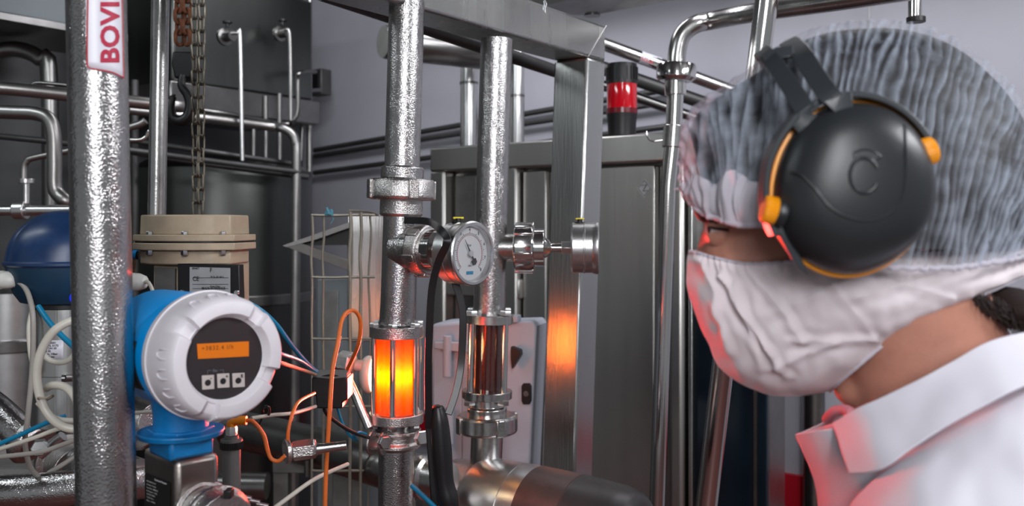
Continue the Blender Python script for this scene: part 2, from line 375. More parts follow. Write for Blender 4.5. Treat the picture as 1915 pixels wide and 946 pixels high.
# dark hood above the tank
h = MB(); q = P(392, 85, 3.35)
h.box(q, U * 0.30, V * 0.22, Z * 0.19)
t = thing('extraction_hood', 'dark steel hood hanging above the dark tank', 'hood', P(400, 170, 3.45))
obj('hood_body', h, 'tank', t, bevel=0.01)
obj('lower_lip', MB().box(q - Z * 0.235 + V * 0.02, U * 0.32, V * 0.22, Z * 0.045), 'steel_dark', t, bevel=0.005)
t = thing('overhead_duct', 'dull grey rectangular duct high in the top left corner', 'duct', P(90, 60, 2.75))
q = P(30, -10, 2.75)
obj('duct_body', MB().box(q, U * 0.24, V * 0.16, Z * 0.10), 'cabinet_grey', t, bevel=0.006)
obj('edge_flange', MB().box(q - Z * 0.11 + V * 0.0, U * 0.26, V * 0.175, Z * 0.012), 'steel_dark', t, bevel=0.003)
pipe('bent_tube', [(-20, 100, 2.8), (30, 92, 2.8), (75, 110, 2.8), (92, 150, 2.8), (95, 560, 2.8)], 30, 'steel_dark', 'dim bent tube running down behind the left wall pipes', 'pipe')
pipe('wall_tube', [(252, 150, 2.9), (252, 560, 2.9)], 14, 'conduit', 'dim upright tube between the label pipe and the bare pipe behind', 'pipe', 1)
# pipes along the left
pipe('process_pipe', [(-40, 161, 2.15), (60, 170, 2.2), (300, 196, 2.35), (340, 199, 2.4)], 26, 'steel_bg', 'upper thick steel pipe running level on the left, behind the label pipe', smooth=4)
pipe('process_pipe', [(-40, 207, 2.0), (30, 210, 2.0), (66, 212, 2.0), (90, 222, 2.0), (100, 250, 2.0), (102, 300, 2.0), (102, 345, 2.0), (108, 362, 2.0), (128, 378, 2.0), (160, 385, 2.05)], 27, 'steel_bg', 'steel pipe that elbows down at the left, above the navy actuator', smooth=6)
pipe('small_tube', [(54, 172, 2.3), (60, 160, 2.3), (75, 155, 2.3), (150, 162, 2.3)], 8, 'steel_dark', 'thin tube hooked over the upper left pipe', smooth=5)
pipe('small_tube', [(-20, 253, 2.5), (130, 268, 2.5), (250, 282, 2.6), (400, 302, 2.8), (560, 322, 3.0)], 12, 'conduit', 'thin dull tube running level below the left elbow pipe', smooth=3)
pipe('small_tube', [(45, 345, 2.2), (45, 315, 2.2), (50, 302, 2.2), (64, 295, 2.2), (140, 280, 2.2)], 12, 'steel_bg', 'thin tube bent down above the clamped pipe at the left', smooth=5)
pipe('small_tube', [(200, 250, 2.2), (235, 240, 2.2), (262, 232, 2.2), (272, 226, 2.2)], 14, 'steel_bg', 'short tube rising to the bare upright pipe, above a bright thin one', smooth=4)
pipe('small_tube', [(200, 258, 2.1), (255, 262, 2.1), (272, 257, 2.1), (279, 246, 2.1), (285, 244, 2.1)], 8, 'steel_shiny', 'bright thin tube bent upward right of the label pipe', smooth=5)
t = thing('clamped_pipe', 'level steel pipe with a round clamp, left above the navy actuator', 'pipe', P(38, 393, 1.9))
obj('pipe_run', MB().cyl(P(-40, 394, 1.9), P(190, 393, 1.9), S(10, 1.9)), 'steel_bright', t)
obj('clamp', MB().lathe(P(28, 393, 1.9), P(50, 393, 1.9) - P(28, 393, 1.9), [(0, S(18, 1.9)), (S(22, 1.9), S(18, 1.9))]), 'steel_bright', t, bevel=0.002)
obj('branch', MB().cyl(P(49, 380, 1.9), P(49, 335, 1.9), S(6, 1.9)), 'steel_bright', t)
obj('branch_collar', MB().lathe(P(49, 343, 1.9), Z, [(0, S(14, 1.9)), (S(9, 1.9), S(14, 1.9))]), 'steel_bright', t, bevel=0.001)
# tubes in front of the tank
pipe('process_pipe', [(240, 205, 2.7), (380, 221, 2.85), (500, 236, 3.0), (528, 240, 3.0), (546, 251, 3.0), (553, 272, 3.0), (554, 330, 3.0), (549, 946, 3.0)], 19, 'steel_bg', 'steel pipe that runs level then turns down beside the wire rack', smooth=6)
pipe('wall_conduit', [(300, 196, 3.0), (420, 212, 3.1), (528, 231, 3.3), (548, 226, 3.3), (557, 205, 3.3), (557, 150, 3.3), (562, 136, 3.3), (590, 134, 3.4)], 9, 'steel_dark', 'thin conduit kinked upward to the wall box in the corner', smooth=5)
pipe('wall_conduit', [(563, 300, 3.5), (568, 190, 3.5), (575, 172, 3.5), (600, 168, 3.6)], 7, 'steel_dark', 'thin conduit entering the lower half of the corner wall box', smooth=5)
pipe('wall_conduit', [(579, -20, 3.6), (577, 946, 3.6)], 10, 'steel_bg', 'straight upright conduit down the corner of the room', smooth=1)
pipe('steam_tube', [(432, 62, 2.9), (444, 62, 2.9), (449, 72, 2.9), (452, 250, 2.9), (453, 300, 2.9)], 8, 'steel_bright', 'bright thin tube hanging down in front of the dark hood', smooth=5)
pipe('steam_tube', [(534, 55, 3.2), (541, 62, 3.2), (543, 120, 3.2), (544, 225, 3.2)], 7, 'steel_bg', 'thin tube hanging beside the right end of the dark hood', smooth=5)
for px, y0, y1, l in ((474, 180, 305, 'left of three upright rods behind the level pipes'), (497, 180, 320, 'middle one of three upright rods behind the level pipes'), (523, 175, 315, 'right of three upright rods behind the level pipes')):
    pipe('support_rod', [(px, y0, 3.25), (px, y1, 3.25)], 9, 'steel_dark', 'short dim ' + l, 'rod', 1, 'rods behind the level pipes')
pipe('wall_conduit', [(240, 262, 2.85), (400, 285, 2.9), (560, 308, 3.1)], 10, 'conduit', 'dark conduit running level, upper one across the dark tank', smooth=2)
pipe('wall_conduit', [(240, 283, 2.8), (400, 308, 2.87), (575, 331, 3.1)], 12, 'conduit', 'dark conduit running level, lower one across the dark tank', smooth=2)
t = thing('wall_box', 'small dark box on the white wall near the corner', 'box', P(598, 155, 3.9))
q = P(597, 155, 3.92)
obj('box_body', MB().box(q, V * 0.045, U * 0.03, Z * 0.055), 'conduit', t, bevel=0.004)
obj('box_recess', MB().box(q - U * 0.031 + Z * 0.004, V * 0.03, U * 0.003, Z * 0.034), 'black', t)
for pp in ((425, 68, 2.95), (528, 62, 3.25)):
    t = thing('pipe_valve', 'small dark valve at the top of the %s thin tube on the hood' % ('left' if pp[0] < 500 else 'right'), 'valve', P(*pp))
    obj('valve_body', MB().lathe(P(*pp) - V * 0.02, V, [(0, 0.028), (0.012, 0.028), (0.014, 0.018), (0.05, 0.018)], 24), 'steel_dark', t)
    obj('handwheel', MB().lathe(P(*pp) + Z * 0.03, Z, [(0, 0.006), (0.012, 0.006), (0.013, 0.016), (0.018, 0.016)], 20), 'black', t)
# conduits on the white wall
def on_wall(px, py, off):                                         # point on the right wall seen at that pixel, held off it
    n = -U; k = (CORNER + n * off)
    dirv = Vector(((px - CX) / F, 1, (CY - py) / F)); o = Vector((0, 0, EYE))
    tt = (k - o).dot(n) / dirv.dot(n); return o + dirv * tt
def wall_run(pts, r, off, m, label, name='wall_conduit', cat='conduit'):
    return tag(obj(name, MB().tube([on_wall(x, y, off) for x, y in pts], r, 14), m), label, cat)
wall_run([(588, 281), (1260, 165)], 0.011, 0.03, 'conduit', 'uppermost dark conduit along the white wall')
wall_run([(588, 291), (1260, 190)], 0.009, 0.03, 'conduit', 'second dark conduit along the white wall, just below the uppermost')
wall_run([(588, 323), (1260, 235)], 0.011, 0.03, 'conduit', 'lowest dark conduit along the white wall, apart from the others')
# rising ducts
for px, d, w_, y0, y1, j, l in ((877, 3.05, 33, 60, 292, 158, 'pale upright duct with a joint, between the two pipe risers'), (967, 2.9, 26, 90, 300, 182, 'pale upright duct just right of the rear pipe riser')):
    t = thing('air_duct', l, 'duct', P(px, y1, d))
    obj('duct_tube', MB().cyl(P(px, y1, d), P(px + 1, y0, d), S(w_ / 2, d)), 'steel_bright' , t)
    obj('joint_band', MB().lathe(P(px, j, d), Z, [(0, S(w_ / 2, d) + 0.002), (0.008, S(w_ / 2, d) + 0.002)]), 'steel_dark', t)
# overhead pipes parallel to the beam
def upipe(x0, y0, x1, y1, d0, wpx, m, label, cat='pipe', name='overhead_pipe', d1=None):
    k0 = (x0 - CX) / F; k1 = (x1 - CX) / F; tt = (k1 - k0) * d0 / (U.x - k1 * U.y)
    return tag(obj(name, MB().tube([P(x0, y0, d0), P(x1, y1, d1 or d0 + U.y * tt)], S(wpx, d0) / 2, 24), m), label, cat)
upipe(600, -15, 1110, 157, 1.54, 33, 'conduit', 'long grey overhead pipe sloping away behind the beam')
upipe(1100, 72, 1420, 188, 2.60, 24, 'steel', 'upper pipe of the overhead bundle, with a white sticker', d1=2.72)
upipe(1100, 118, 1420, 228, 2.64, 26, 'conduit', 'middle pipe of the overhead bundle above the red beacon', d1=2.76)
upipe(1100, 150, 1420, 262, 2.68, 20, 'steel_dark', 'lowest pipe of the overhead bundle above the cabinet', d1=2.80)
s = MB(); a = P(1196, 106.8, 2.635); b = P(1233, 120.2, 2.65)
s.tube([a, b], S(12.4, 2.6), 24)
o = tag(obj('pipe_sticker', s, 'sticker'), 'white sticker wrapped around an overhead pipe behind the beacon', 'sticker')
mb = MB(); text_on(mb, 'AGUA', 0.014, plane_fn(P(1199, 112, 2.605), b - a, Z, 0), bold=0.0005); obj('sticker_text', mb, 'ink_red', o)
# tray
t = thing('cable_tray', 'flat dark cable tray hanging at the top, right of the beam', 'tray', P(1200, 20, 2.6))
a = P(960, 14, 2.5); b = P(1150, -20, 2.3)
obj('tray_bed', MB().prism([P(925, 30, 2.6), P(1110, 28, 2.6), P(1420, -30, 2.2), P(1300, -50, 2.2)], Z * 0.02), 'steel_dark', t)
obj('hanger', MB().cyl(P(1108, 30, 2.6), P(1108, -60, 2.6), S(15, 2.6)), 'steel_dark', t)
t = thing('blower_duct', 'dark round duct end behind the sight glass riser, under the beam', 'duct', P(715, 80, 2.7))
o = P(716, 78, 2.7)
obj('duct_tube', MB().lathe(o, V * 0.4 + U, [(0, S(30, 2.7)), (0.02, S(32, 2.7)), (0.42, S(32, 2.7))]), 'steel_dark', t)

# ------------------------------------------------------------------ stainless machine cabinet
CA = P(823, 283, 2.9)
def cab(tt, z, off=0.0): return Vector((CA.x, CA.y, 0)) + V * tt + Z * z - U * off       # off > 0 towards the camera side
def tpx(px):                                                       # cabinet run at a pixel column
    k = (px - CX) / F; return (k * CA.y - CA.x) / (V.x - k * V.y)
cabinet = thing('machine_cabinet', 'large stainless steel machine cabinet with a diamond sticker', 'cabinet', cab(0, 0))
ZT = 1.838
obj('cabinet_body', MB().prism([cab(0.005, 0.06, 0), cab(tpx(1438), 0.06, 0), cab(tpx(1438), ZT, 0), cab(0.005, ZT, 0)], U * 0.12), 'steel_dark', cabinet, bevel=0.006)
fr = MB()
def cbox(mb, t0, t1, z0, z1, o0, o1):
    return mb.prism([cab(t0, z0, o0), cab(t1, z0, o0), cab(t1, z1, o0), cab(t0, z1, o0)], -U * (o1 - o0))
obj('top_rail', cbox(MB(), 0, tpx(1440), ZT - 0.072, ZT + 0.004, 0, 0.05), 'steel_brushed', cabinet, bevel=0.006)
obj('corner_post', cbox(MB(), 0, tpx(850), 0.06, ZT - 0.07, 0, 0.05), 'steel_brushed', cabinet, bevel=0.008)
obj('post', cbox(MB(), tpx(948), tpx(982), 0.06, ZT - 0.07, 0, 0.045), 'steel_brushed', cabinet, bevel=0.006)
obj('door_panel', cbox(MB(), tpx(985), tpx(1028), 0.1, ZT - 0.08, 0, 0.02), 'steel_brushed', cabinet, bevel=0.004)
obj('door_panel', cbox(MB(), tpx(1100), tpx(1233), 0.1, ZT - 0.078, 0, 0.028), 'steel_brushed', cabinet, bevel=0.005)
obj('middle_rail', cbox(MB(), tpx(850), tpx(985), 1.38, 1.44, 0, 0.04), 'steel_brushed', cabinet, bevel=0.005)
obj('inner_panel', cbox(MB(), tpx(853), tpx(893), 1.46, ZT - 0.085, -0.003, 0.006), 'bracket', cabinet, bevel=0.003)
obj('window_pane', cbox(MB(), tpx(1292), tpx(1438), 0.1, ZT - 0.35, -0.0, 0.012), 'blue_glass', cabinet, bevel=0.003)
obj('post', cbox(MB(), tpx(1262), tpx(1290), 0.06, ZT - 0.07, 0, 0.04), 'steel_brushed', cabinet, bevel=0.012)
obj('post', cbox(MB(), tpx(1296), tpx(1304), 0.06, ZT - 0.07, 0, 0.03), 'steel_frame', cabinet, bevel=0.003)
obj('trim_line', cbox(MB(), tpx(1415), tpx(1421), 0.06, ZT - 0.07, 0, 0.02), 'steel_dark', cabinet)
hk = [cab(tpx(1237), P(0, 248, 2.42).z, 0.055)]
q = P(1233, 262, 2.38)
obj('hook', MB().tube([Vector(p) for p in cr([P(1240, 262, 2.37), P(1222, 264, 2.36), P(1212, 258, 2.35), P(1209, 246, 2.35)], 5)], 0.0025, 10), 'steel_shiny', cabinet)
# diamond sticker
c = cab(tpx(1214.5), 0, 0.0285); dd = c.y; c.z = EYE + (CY - 352) / F * dd; r = S(18, dd)
st = tag(obj('diamond_sticker', MB().prism([c + V * r * 0.9, c + Z * r, c - V * r * 0.9, c - Z * r], -U * 0.0008), 'plate'), 'small white diamond warning sticker on the steel cabinet door', 'sticker')
mb = MB()
for s_ in (0.80, ):
    for i in range(4):
        cs = [V * 0.9, Z, -V * 0.9, -Z]
        a = c + cs[i] * r * s_; b = c + cs[(i + 1) % 4] * r * s_
        mb.tube([a - U * 0.001, b - U * 0.001], 0.0006, 6)
mb.tube([c - U * 0.0012 + V * -0.006 + Z * 0.008, c - U * 0.0012 + V * 0.007 + Z * 0.010, c - U * 0.0012 - V * 0.004 - Z * 0.008, c - U * 0.0012 + V * 0.009 - Z * 0.006], 0.0011, 6)
obj('sticker_symbol', mb, 'ink', st)
# beacon
t = thing('warning_beacon', 'red warning beacon with a black slotted cap on top of the steel cabinet', 'beacon', P(1163, 242, 2.52))
def bz(py): return P(1163, py, 2.52).z
o = P(1163, 241, 2.52); rb = S(29, 2.52)
obj('base', MB().lathe(o - Z * 0.02, Z, [(0, rb * 0.9), (bz(230) - bz(241) + 0.02, rb * 0.92), (bz(212) - bz(241) + 0.02, rb)]), 'black', t, bevel=0.001)
obj('red_lens', MB().lathe(P(1163, 213, 2.52), Z, [(0, rb), (0.002, rb * 0.97), (bz(158) - bz(213), rb * 0.97)], 60), mat('red_lens', rgb(205, 8, 30), 0.12, 0, coat=0.6, bump=0.3, bscale=120, stretch=(1, 1, 0.01)), t)
obj('lens_rim', MB().lathe(P(1163, 213, 2.52), Z, [(0, rb), (0.014, rb)]), mat('lens_rim', rgb(110, 12, 26), 0.25, 0), t)
cp = MB().lathe(P(1163, 158, 2.52), Z, [(0, rb), (bz(128) - bz(158), rb * 0.99), (bz(120) - bz(158), rb * 0.95), (bz(118) - bz(158), rb * 0.6)])
for k in range(24):
    an = 2 * pi * k / 24; dr = Vector((math.cos(an), math.sin(an), 0))
    cp.box(P(1163, 139, 2.52) + dr * rb, dr * 0.002, Z.cross(dr) * 0.002, Z * 0.018)
obj('cap', cp, 'black', t)
# pipe beside the cabinet with a union and a long bend over the wall
t = thing('drain_pipe', 'polished steel pipe with a union, bending over to the right above the cap', 'pipe', P(1225, 1100, 2.15))
D = 2.12
obj('riser_tube', MB().tube([P(1222, 1150, D), P(1250, 345, D), P(1258, 270, D)], S(15, D), 28), 'steel_shiny', t)
obj('coupling', MB().lathe(P(1257, 276, D), P(1260, 233, D) - P(1257, 276, D), [(0, S(18.5, D)), (S(42, D), S(18.5, D))]), 'steel', t, bevel=0.002)
obj('upper_tube', MB().tube([P(1260, 240, D), P(1264, 148, D)], S(15.5, D), 28), 'steel_shiny', t)
obj('bend_tube', MB().tube([P(*p) for p in cr([(1265, 125, D), (1267, 95, D), (1276, 66, D), (1300, 46, D), (1335, 38, D), (1420, 22, 1.98), (1650, -12, 1.75), (1800, -40, 1.6), (2300, -150, 1.2), (2900, -300, 0.95)], 7)], S(17, D), 28), 'steel', t)
un = MB().lathe(P(1264, 152, D), P(1266, 118, D) - P(1264, 152, D), [(0, S(30, D)), (S(6, D), S(37, D)), (S(26, D), S(37, D)), (S(32, D), S(34, D))], 48)
obj('union_nut', un, 'steel_shiny', t, bevel=0.001)
obj('ferrule', MB().lathe(P(1263, 178, D), Z, [(0, S(20, D)), (S(28, D), S(20, D))]), 'steel_shiny', t, bevel=0.001)
pipe('leaning_pipe', [(1490, -520, 1.66), (1441, -60, 1.7), (1416, 140, 1.72), (1355, 660, 1.8), (1315, 1000, 1.85), (1255, 1500, 1.9)], 44, 'steel_shiny', 'leaning steel pipe that passes behind the white cap', smooth=1)
t = thing('pendant_tube', 'short bright tube hanging above the crown of the cap', 'tube', P(1712, 40, 1.9))
obj('tube_body', MB().cyl(P(1712, -700, 1.9), P(1711, 38, 1.9), S(12, 1.9)), 'steel_shiny', t)
obj('end_fitting', MB().lathe(P(1713, 42, 1.9), Z, [(0, S(17, 1.9)), (S(10, 1.9), S(17, 1.9))]), 'black', t, bevel=0.001)

# ------------------------------------------------------------------ steel gate frame (box section beam and post)
gate = thing('gate_frame', 'box section steel frame, overhead beam mitred onto an upright post', 'frame', P(1098, 1100, 1.9))
e = P(1099, 106, 1.9)                                             # inner corner, near edge; post: towards camera faces -U and V
TW = 0.085; TV = 0.062
zb = e.z; ztop = zb + 0.13
def prismz(c, a, b, z0, z1): return MB().prism([c + Z * z0, c + a + Z * z0, c + a + b + Z * z0, c + b + Z * z0], Z * (z1 - z0))
e0 = Vector((e.x, e.y, 0))
post = MB()
# tilt of the post follows the photograph: foot a little to the left
foot = P(1073, 946, 1.9); foot0 = Vector((foot.x, foot.y, 0))
zf = foot.z; sl = (foot0 - e0) / (zf - zb)
def pc(z): return e0 + sl * (z - zb)
A_ = -V * TW; B_ = U * 0.075
post.rings([[pc(z) + Z * z, pc(z) + A_ + Z * z, pc(z) + A_ + B_ + Z * z, pc(z) + B_ + Z * z] for z in (0.0, zb)])
obj('post', post, 'steel_frame', gate, bevel=0.006)
bm_ = MB()
s0 = e + B_                                                    # beam runs back towards the camera
bm_.prism([e + B_ , e + B_ + A_, e + B_ + A_ + Z * 0.078, e + B_ + Z * 0.078], -U * 2.1)
obj('beam', bm_, 'steel_frame', gate, bevel=0.006)
wl = MB().tube([e - Z * 0.0 + V * 0.0005, e + B_ + Z * 0.078 + V * 0.0005], 0.0012, 8)
obj('mitre_weld', wl, 'steel_dark', gate)
mb = MB()
for i in range(3):
    mb.tube([Vector(p) for p in cr([P(1014 + i, -4 + i * 6, 1.70) + V * 0.002, P(1020 - i * 3, 8 + i * 5, 1.70) + V * 0.002, P(1016 + i * 2, 22 + i * 2, 1.70) + V * 0.002], 4)], 0.0012, 6)
tag(obj('tape_scrap', mb, 'plate'), 'scrap of clear tape stuck on the face of the overhead beam', 'tape')

# ------------------------------------------------------------------ hex heads and such
def hexh(mb, o, ax, r, h): return mb.lathe(o, ax, [(0, r), (h * 0.8, r), (h, r * 0.85)], 6)
def slot_nut(mb, o, ax, r, h, n=4, groove=0.0):                    # round union nut with flat raised dogs
    mb.lathe(o, ax, [(0, r * 0.93), (h * 0.1, r), (h * 0.85, r), (h, r * 0.93)], 64)
    axn, u, v = frame(ax)
    for k in range(n):
        an = 2 * pi * (k + 0.3) / n; dr = u * math.cos(an) + v * math.sin(an); tn = axn.cross(dr)
        mb.box(Vector(o) + axn * h / 2 + dr * r * 0.97, dr * r * 0.09, tn * r * 0.16, axn * h * 0.46)
    return mb

# ------------------------------------------------------------------ riser with the glowing sight glass
D = 1.48
def A(px, py, d=None): return P(px, py, d or D)
ra = thing('sight_glass_riser', 'frosted steel riser holding the glowing red sight glass', 'pipe', A(741, 1100))
ra_r = S(33, D)
obj('upper_pipe', MB().tube([A(761, 2), A(752, 315)], ra_r, 48), 'steel_wet', ra)
obj('ferrule', MB().lathe(A(752, 334), A(753, 312) - A(752, 334), [(0, S(40, D)), (S(20, D), S(40, D)), (S(23, D), S(36, D))], 48), 'steel_wet', ra, bevel=0.001)
obj('union_nut', slot_nut(MB(), A(751, 374), A(752, 334) - A(751, 374), S(62, D), S(39, D)), 'steel_cast', ra, bevel=0.002)
obj('union_liner', MB().lathe(A(750, 405), A(751, 372) - A(750, 405), [(0, S(36, D)), (S(4, D), S(40, D)), (S(33, D), S(40, D))], 48), 'steel_cast', ra, bevel=0.001)
obj('tee_pipe', MB().tube([A(742, 606), A(745, 560), A(750, 400)], S(33, D), 48), 'steel_wet', ra)
# branch towards the gauge
b0 = A(750, 466); VA = Vector((0.80, -0.60, 0)).normalized()
br = MB().lathe(b0, VA, [(0, S(38, D)), (0.052, S(38, D))], 48)
obj('branch_stub', br, 'steel_wet', ra)
obj('branch_nut', slot_nut(MB(), b0 + VA * 0.040, VA, 0.0415, 0.026, 6), 'steel_cast', ra, bevel=0.0015)
obj('branch_liner', MB().lathe(b0 + VA * 0.062, VA, [(0, 0.034), (0.024, 0.034), (0.025, 0.031), (0.018, 0.029), (0.017, 0.010)], 48, caps=False), 'steel_shiny', ra)
obj('gauge_stem', MB().lathe(b0 + VA * 0.07, VA, [(0, 0.028), (0.004, 0.018), (0.012, 0.012), (0.05, 0.010)], 32), 'steel_cast', ra)
# sight glass cage
def cage(root, C0, C1, rf, hf, rods, rr, rg, nbolt, zt, zb_, m_gl, m_liq, side):
    """C0, C1: centre of the underside of the top flange / upper side of the bottom flange"""
    ax = (C0 - C1).normalized(); L = (C0 - C1).length
    tf = obj('top_flange', MB().lathe(C0, ax, [(0, rf), (hf, rf)], 64), 'steel_cast' if side == 'a' else 'steel', root, bevel=0.001)
    bf = obj('bottom_flange', MB().lathe(C1 - ax * hf * 0.85, ax, [(0, rf * 1.02), (hf * 0.85, rf * 1.02)], 64), 'steel_cast' if side == 'a' else 'steel', root, bevel=0.001)
    for an in rods:
        dr = Vector((math.cos(an), math.sin(an), 0)) * rf * 0.88
        obj('tie_rod', MB().cyl(C1 + dr - ax * 0.001, C0 + dr + ax * 0.001, rr, 20), 'steel_shiny', root)
        hb = MB(); hexh(hb, C0 + dr + ax * hf, ax, rr * 1.9, rr * 1.6); obj('bolt_head', hb, 'steel_bright', tf)
        hb = MB(); hexh(hb, C1 + dr - ax * hf * 0.85, -ax, rr * 1.9, rr * 1.6); obj('bolt_head', hb, 'steel_bright', bf)
    g = obj('glass_tube', MB().lathe(C1, ax, [(0, rg * 1.06), (L, rg * 1.06)], 64, caps=False), 'glass', root, label='clear glass tube')
    obj('liquid', MB().lathe(C1 + ax * 0.0005, ax, [(0, rg), (L - 0.001, rg)], 64, caps=(side == 'b')), m_liq, g, label='glowing red liquid' if side == 'a' else 'dark brown liquid')
    return g
rods_a = [math.radians(a) for a in (-92, -32, 28, 88, 148, -152)]
cage(ra, A(742, 630), A(741, 771), S(50, D), S(21, D), rods_a, S(5, D), S(37, D), 6, 0, 0, None, 'liquid_red', 'a')
cg = MB().lathe(A(741, 797), Z, [(0, S(40, D)), (S(5, D), S(42, D))], 48)
obj('gasket_ring', MB().lathe(A(741, 802), Z, [(0, S(38, D)), (S(10, D), S(38, D))], 48), 'steel_dark', ra)
obj('clamp_ring', MB().lathe(A(741, 838), Z, [(0, S(38, D)), (S(6, D), S(48, D)), (S(12, D), S(48, D)), (S(16, D), S(42, D)), (S(26, D), S(42, D)), (S(30, D), S(46, D)), (S(36, D), S(46, D))], 48), 'steel_cast', ra, bevel=0.001)
lug = MB()
for (px, dd) in ((694, -0.01), (716, -0.045)):
    lug.lathe(A(px, 828, D - 0.038), Vector((0.9, -0.3, 0)), [(0, S(22, D)), (0.004, S(22, D))], 32)
obj('clamp_lug', lug, 'steel_cast', ra, bevel=0.001)
hb = MB(); hexh(hb, A(717, 826, D - 0.05), Vector((0.55, -0.83, 0.0)), S(13, D), 0.010); obj('clamp_bolt', hb, 'steel_bright', ra)
hb = MB(); hexh(hb, A(786, 818, D - 0.03), Vector((0.6, -0.8, 0.1)), S(14, D), 0.008); obj('clamp_bolt', hb, 'steel_bright', ra)
obj('lower_pipe', MB().tube([A(741, 838), A(739, 1100)], S(33, D), 48), 'steel_wet', ra)
# gauge in front of the branch
def gauge(name_label, back, ax, r, depth, m_case='steel_bright', face=True, up=Z, stem=0.02):
    ax = Vector(ax).normalized(); t = thing('pressure_gauge', name_label, 'gauge', back)
    X = up.cross(ax).normalized(); Y = ax.cross(X)
    fx = X; front = back + ax * depth                              # X to the viewer's right when facing the dial
    obj('case', MB().lathe(back, ax, [(0, r * 0.9), (depth * 0.06, r * 0.97), (depth * 0.45, r * 0.97), (depth * 0.47, r * 0.99), (depth * 0.5, r * 0.99), (depth * 0.52, r * 0.97), (depth * 0.80, r * 0.97)], 72), m_case, t)
    obj('bezel_ring', MB().lathe(back + ax * depth * 0.78, ax, [(0, r * 0.98), (depth * 0.12, r * 1.02), (depth * 0.2, r * 1.02), (depth * 0.24, r * 0.98), (depth * 0.24, r * 0.90), (depth * 0.16, r * 0.86), (depth * 0.0, r * 0.84)], 72, caps=False), m_case, t)
    if face:
        dl = obj('dial', MB().lathe(back + ax * depth * 0.80, ax, [(0, r * 0.86), (0.001, r * 0.86)], 64), 'dial', t)
        o = back + ax * (depth * 0.80 + 0.0014); pf = plane_fn(o, X, Y, 0.0)
        tk = MB(); tr_ = MB()
        for k in range(51):
            an = math.radians(225 - 270 * k / 50); L = 0.09 if k % 5 == 0 else 0.045
            p0 = pf(math.cos(an) * r * 0.60, math.sin(an) * r * 0.60); p1 = pf(math.cos(an) * r * (0.60 + L), math.sin(an) * r * (0.60 + L))
            tk.tube([p0, p1], r * 0.007, 5)
        for k in range(90):
            an = math.radians(225 - 270 * k / 89)
            an2 = math.radians(225 - 270 * (k + 1) / 89) if k < 89 else an
            if k < 89: tr_.tube([pf(math.cos(an) * r * 0.58, math.sin(an) * r * 0.58), pf(math.cos(an2) * r * 0.58, math.sin(an2) * r * 0.58)], r * 0.006, 5)
        obj('red_scale', tr_, 'ink_red', dl)
        for i, s_ in enumerate(('0', '1', '2', '3', '4', '5', '6', '7', '8')):
            an = math.radians(225 - 270 * i / 8)
            text_on(tk, s_, r * 0.13, plane_fn(pf(math.cos(an) * r * 0.75, math.sin(an) * r * 0.75 - r * 0.04), X, Y, 0.0), center=True, bold=0.0002)
        text_on(tk, 'bar', r * 0.13, plane_fn(pf(0, r * 0.22), X, Y, 0.0), center=True)
        text_on(tk, 'MPa', r * 0.09, plane_fn(pf(0, -r * 0.42), X, Y, 0.0), center=True)
        tk2 = MB().prism([pf(-r * .16, -r * .66), pf(r * .16, -r * .66), pf(r * .16, -r * .56), pf(-r * .16, -r * .56)], ax * 0.0003)
        obj('scale_marks', tk, 'ink', dl); obj('maker_mark', tk2, 'teal', dl)
        nd = MB(); an = math.radians(122)
        d_ = Vector((math.cos(an), math.sin(an))); q = Vector((-d_.y, d_.x))
        pt = lambda a_, b_: pf(d_.x * a_ * r + q.x * b_ * r, d_.y * a_ * r + q.y * b_ * r) + ax * 0.002
        nd.prism([pt(0.52, 0.0), pt(0.0, 0.03), pt(-0.22, 0.03), pt(-0.24, 0.11), pt(-0.38, 0.10), pt(-0.42, 0), pt(-0.38, -0.10), pt(-0.24, -0.11), pt(-0.22, -0.03), pt(0.0, -0.03)], ax * 0.0008)
        obj('needle', nd, 'ink', t)
        obj('needle_hub', MB().lathe(o, ax, [(0, r * 0.10), (0.004, r * 0.10)], 24), 'plate', t)
        obj('lens', MB().lathe(back + ax * depth * 0.97, ax, [(0, r * 0.88), (0.0012, r * 0.88)], 64), 'glass', t)
    top = back + ax * depth * 0.32 + Z * r * 0.97
    obj('vent_plug', MB().lathe(top - Z * 0.001, Z, [(0, r * 0.22), (r * 0.05, r * 0.22), (r * 0.06, r * 0.1), (r * 0.16, r * 0.1)], 24), 'black', t)
    vb = MB(); vb.box(top + Z * r * 0.15, Vector((r * 0.17, 0, 0)), Vector((0, r * 0.05, 0)), Z * r * 0.035)
    obj('vent_lever', vb, 'yellow', t, bevel=0.001, label='yellow vent lever')
    return t
gb = b0 + VA * 0.108
gp = P(871, 472, gb.y)
g1 = gauge('round pressure gauge with a white dial facing out, needle at upper left', gb + Vector((0, 0, -0.004)), Vector((0.775, -0.63, 0)), 0.0485, 0.046)
# wire rod tube behind riser
pipe('thin_riser', [(771, 500, 1.62), (770, 600, 1.62), (768, 946, 1.62)], 16, 'steel', 'narrow tube standing close behind the glowing riser', smooth=1)

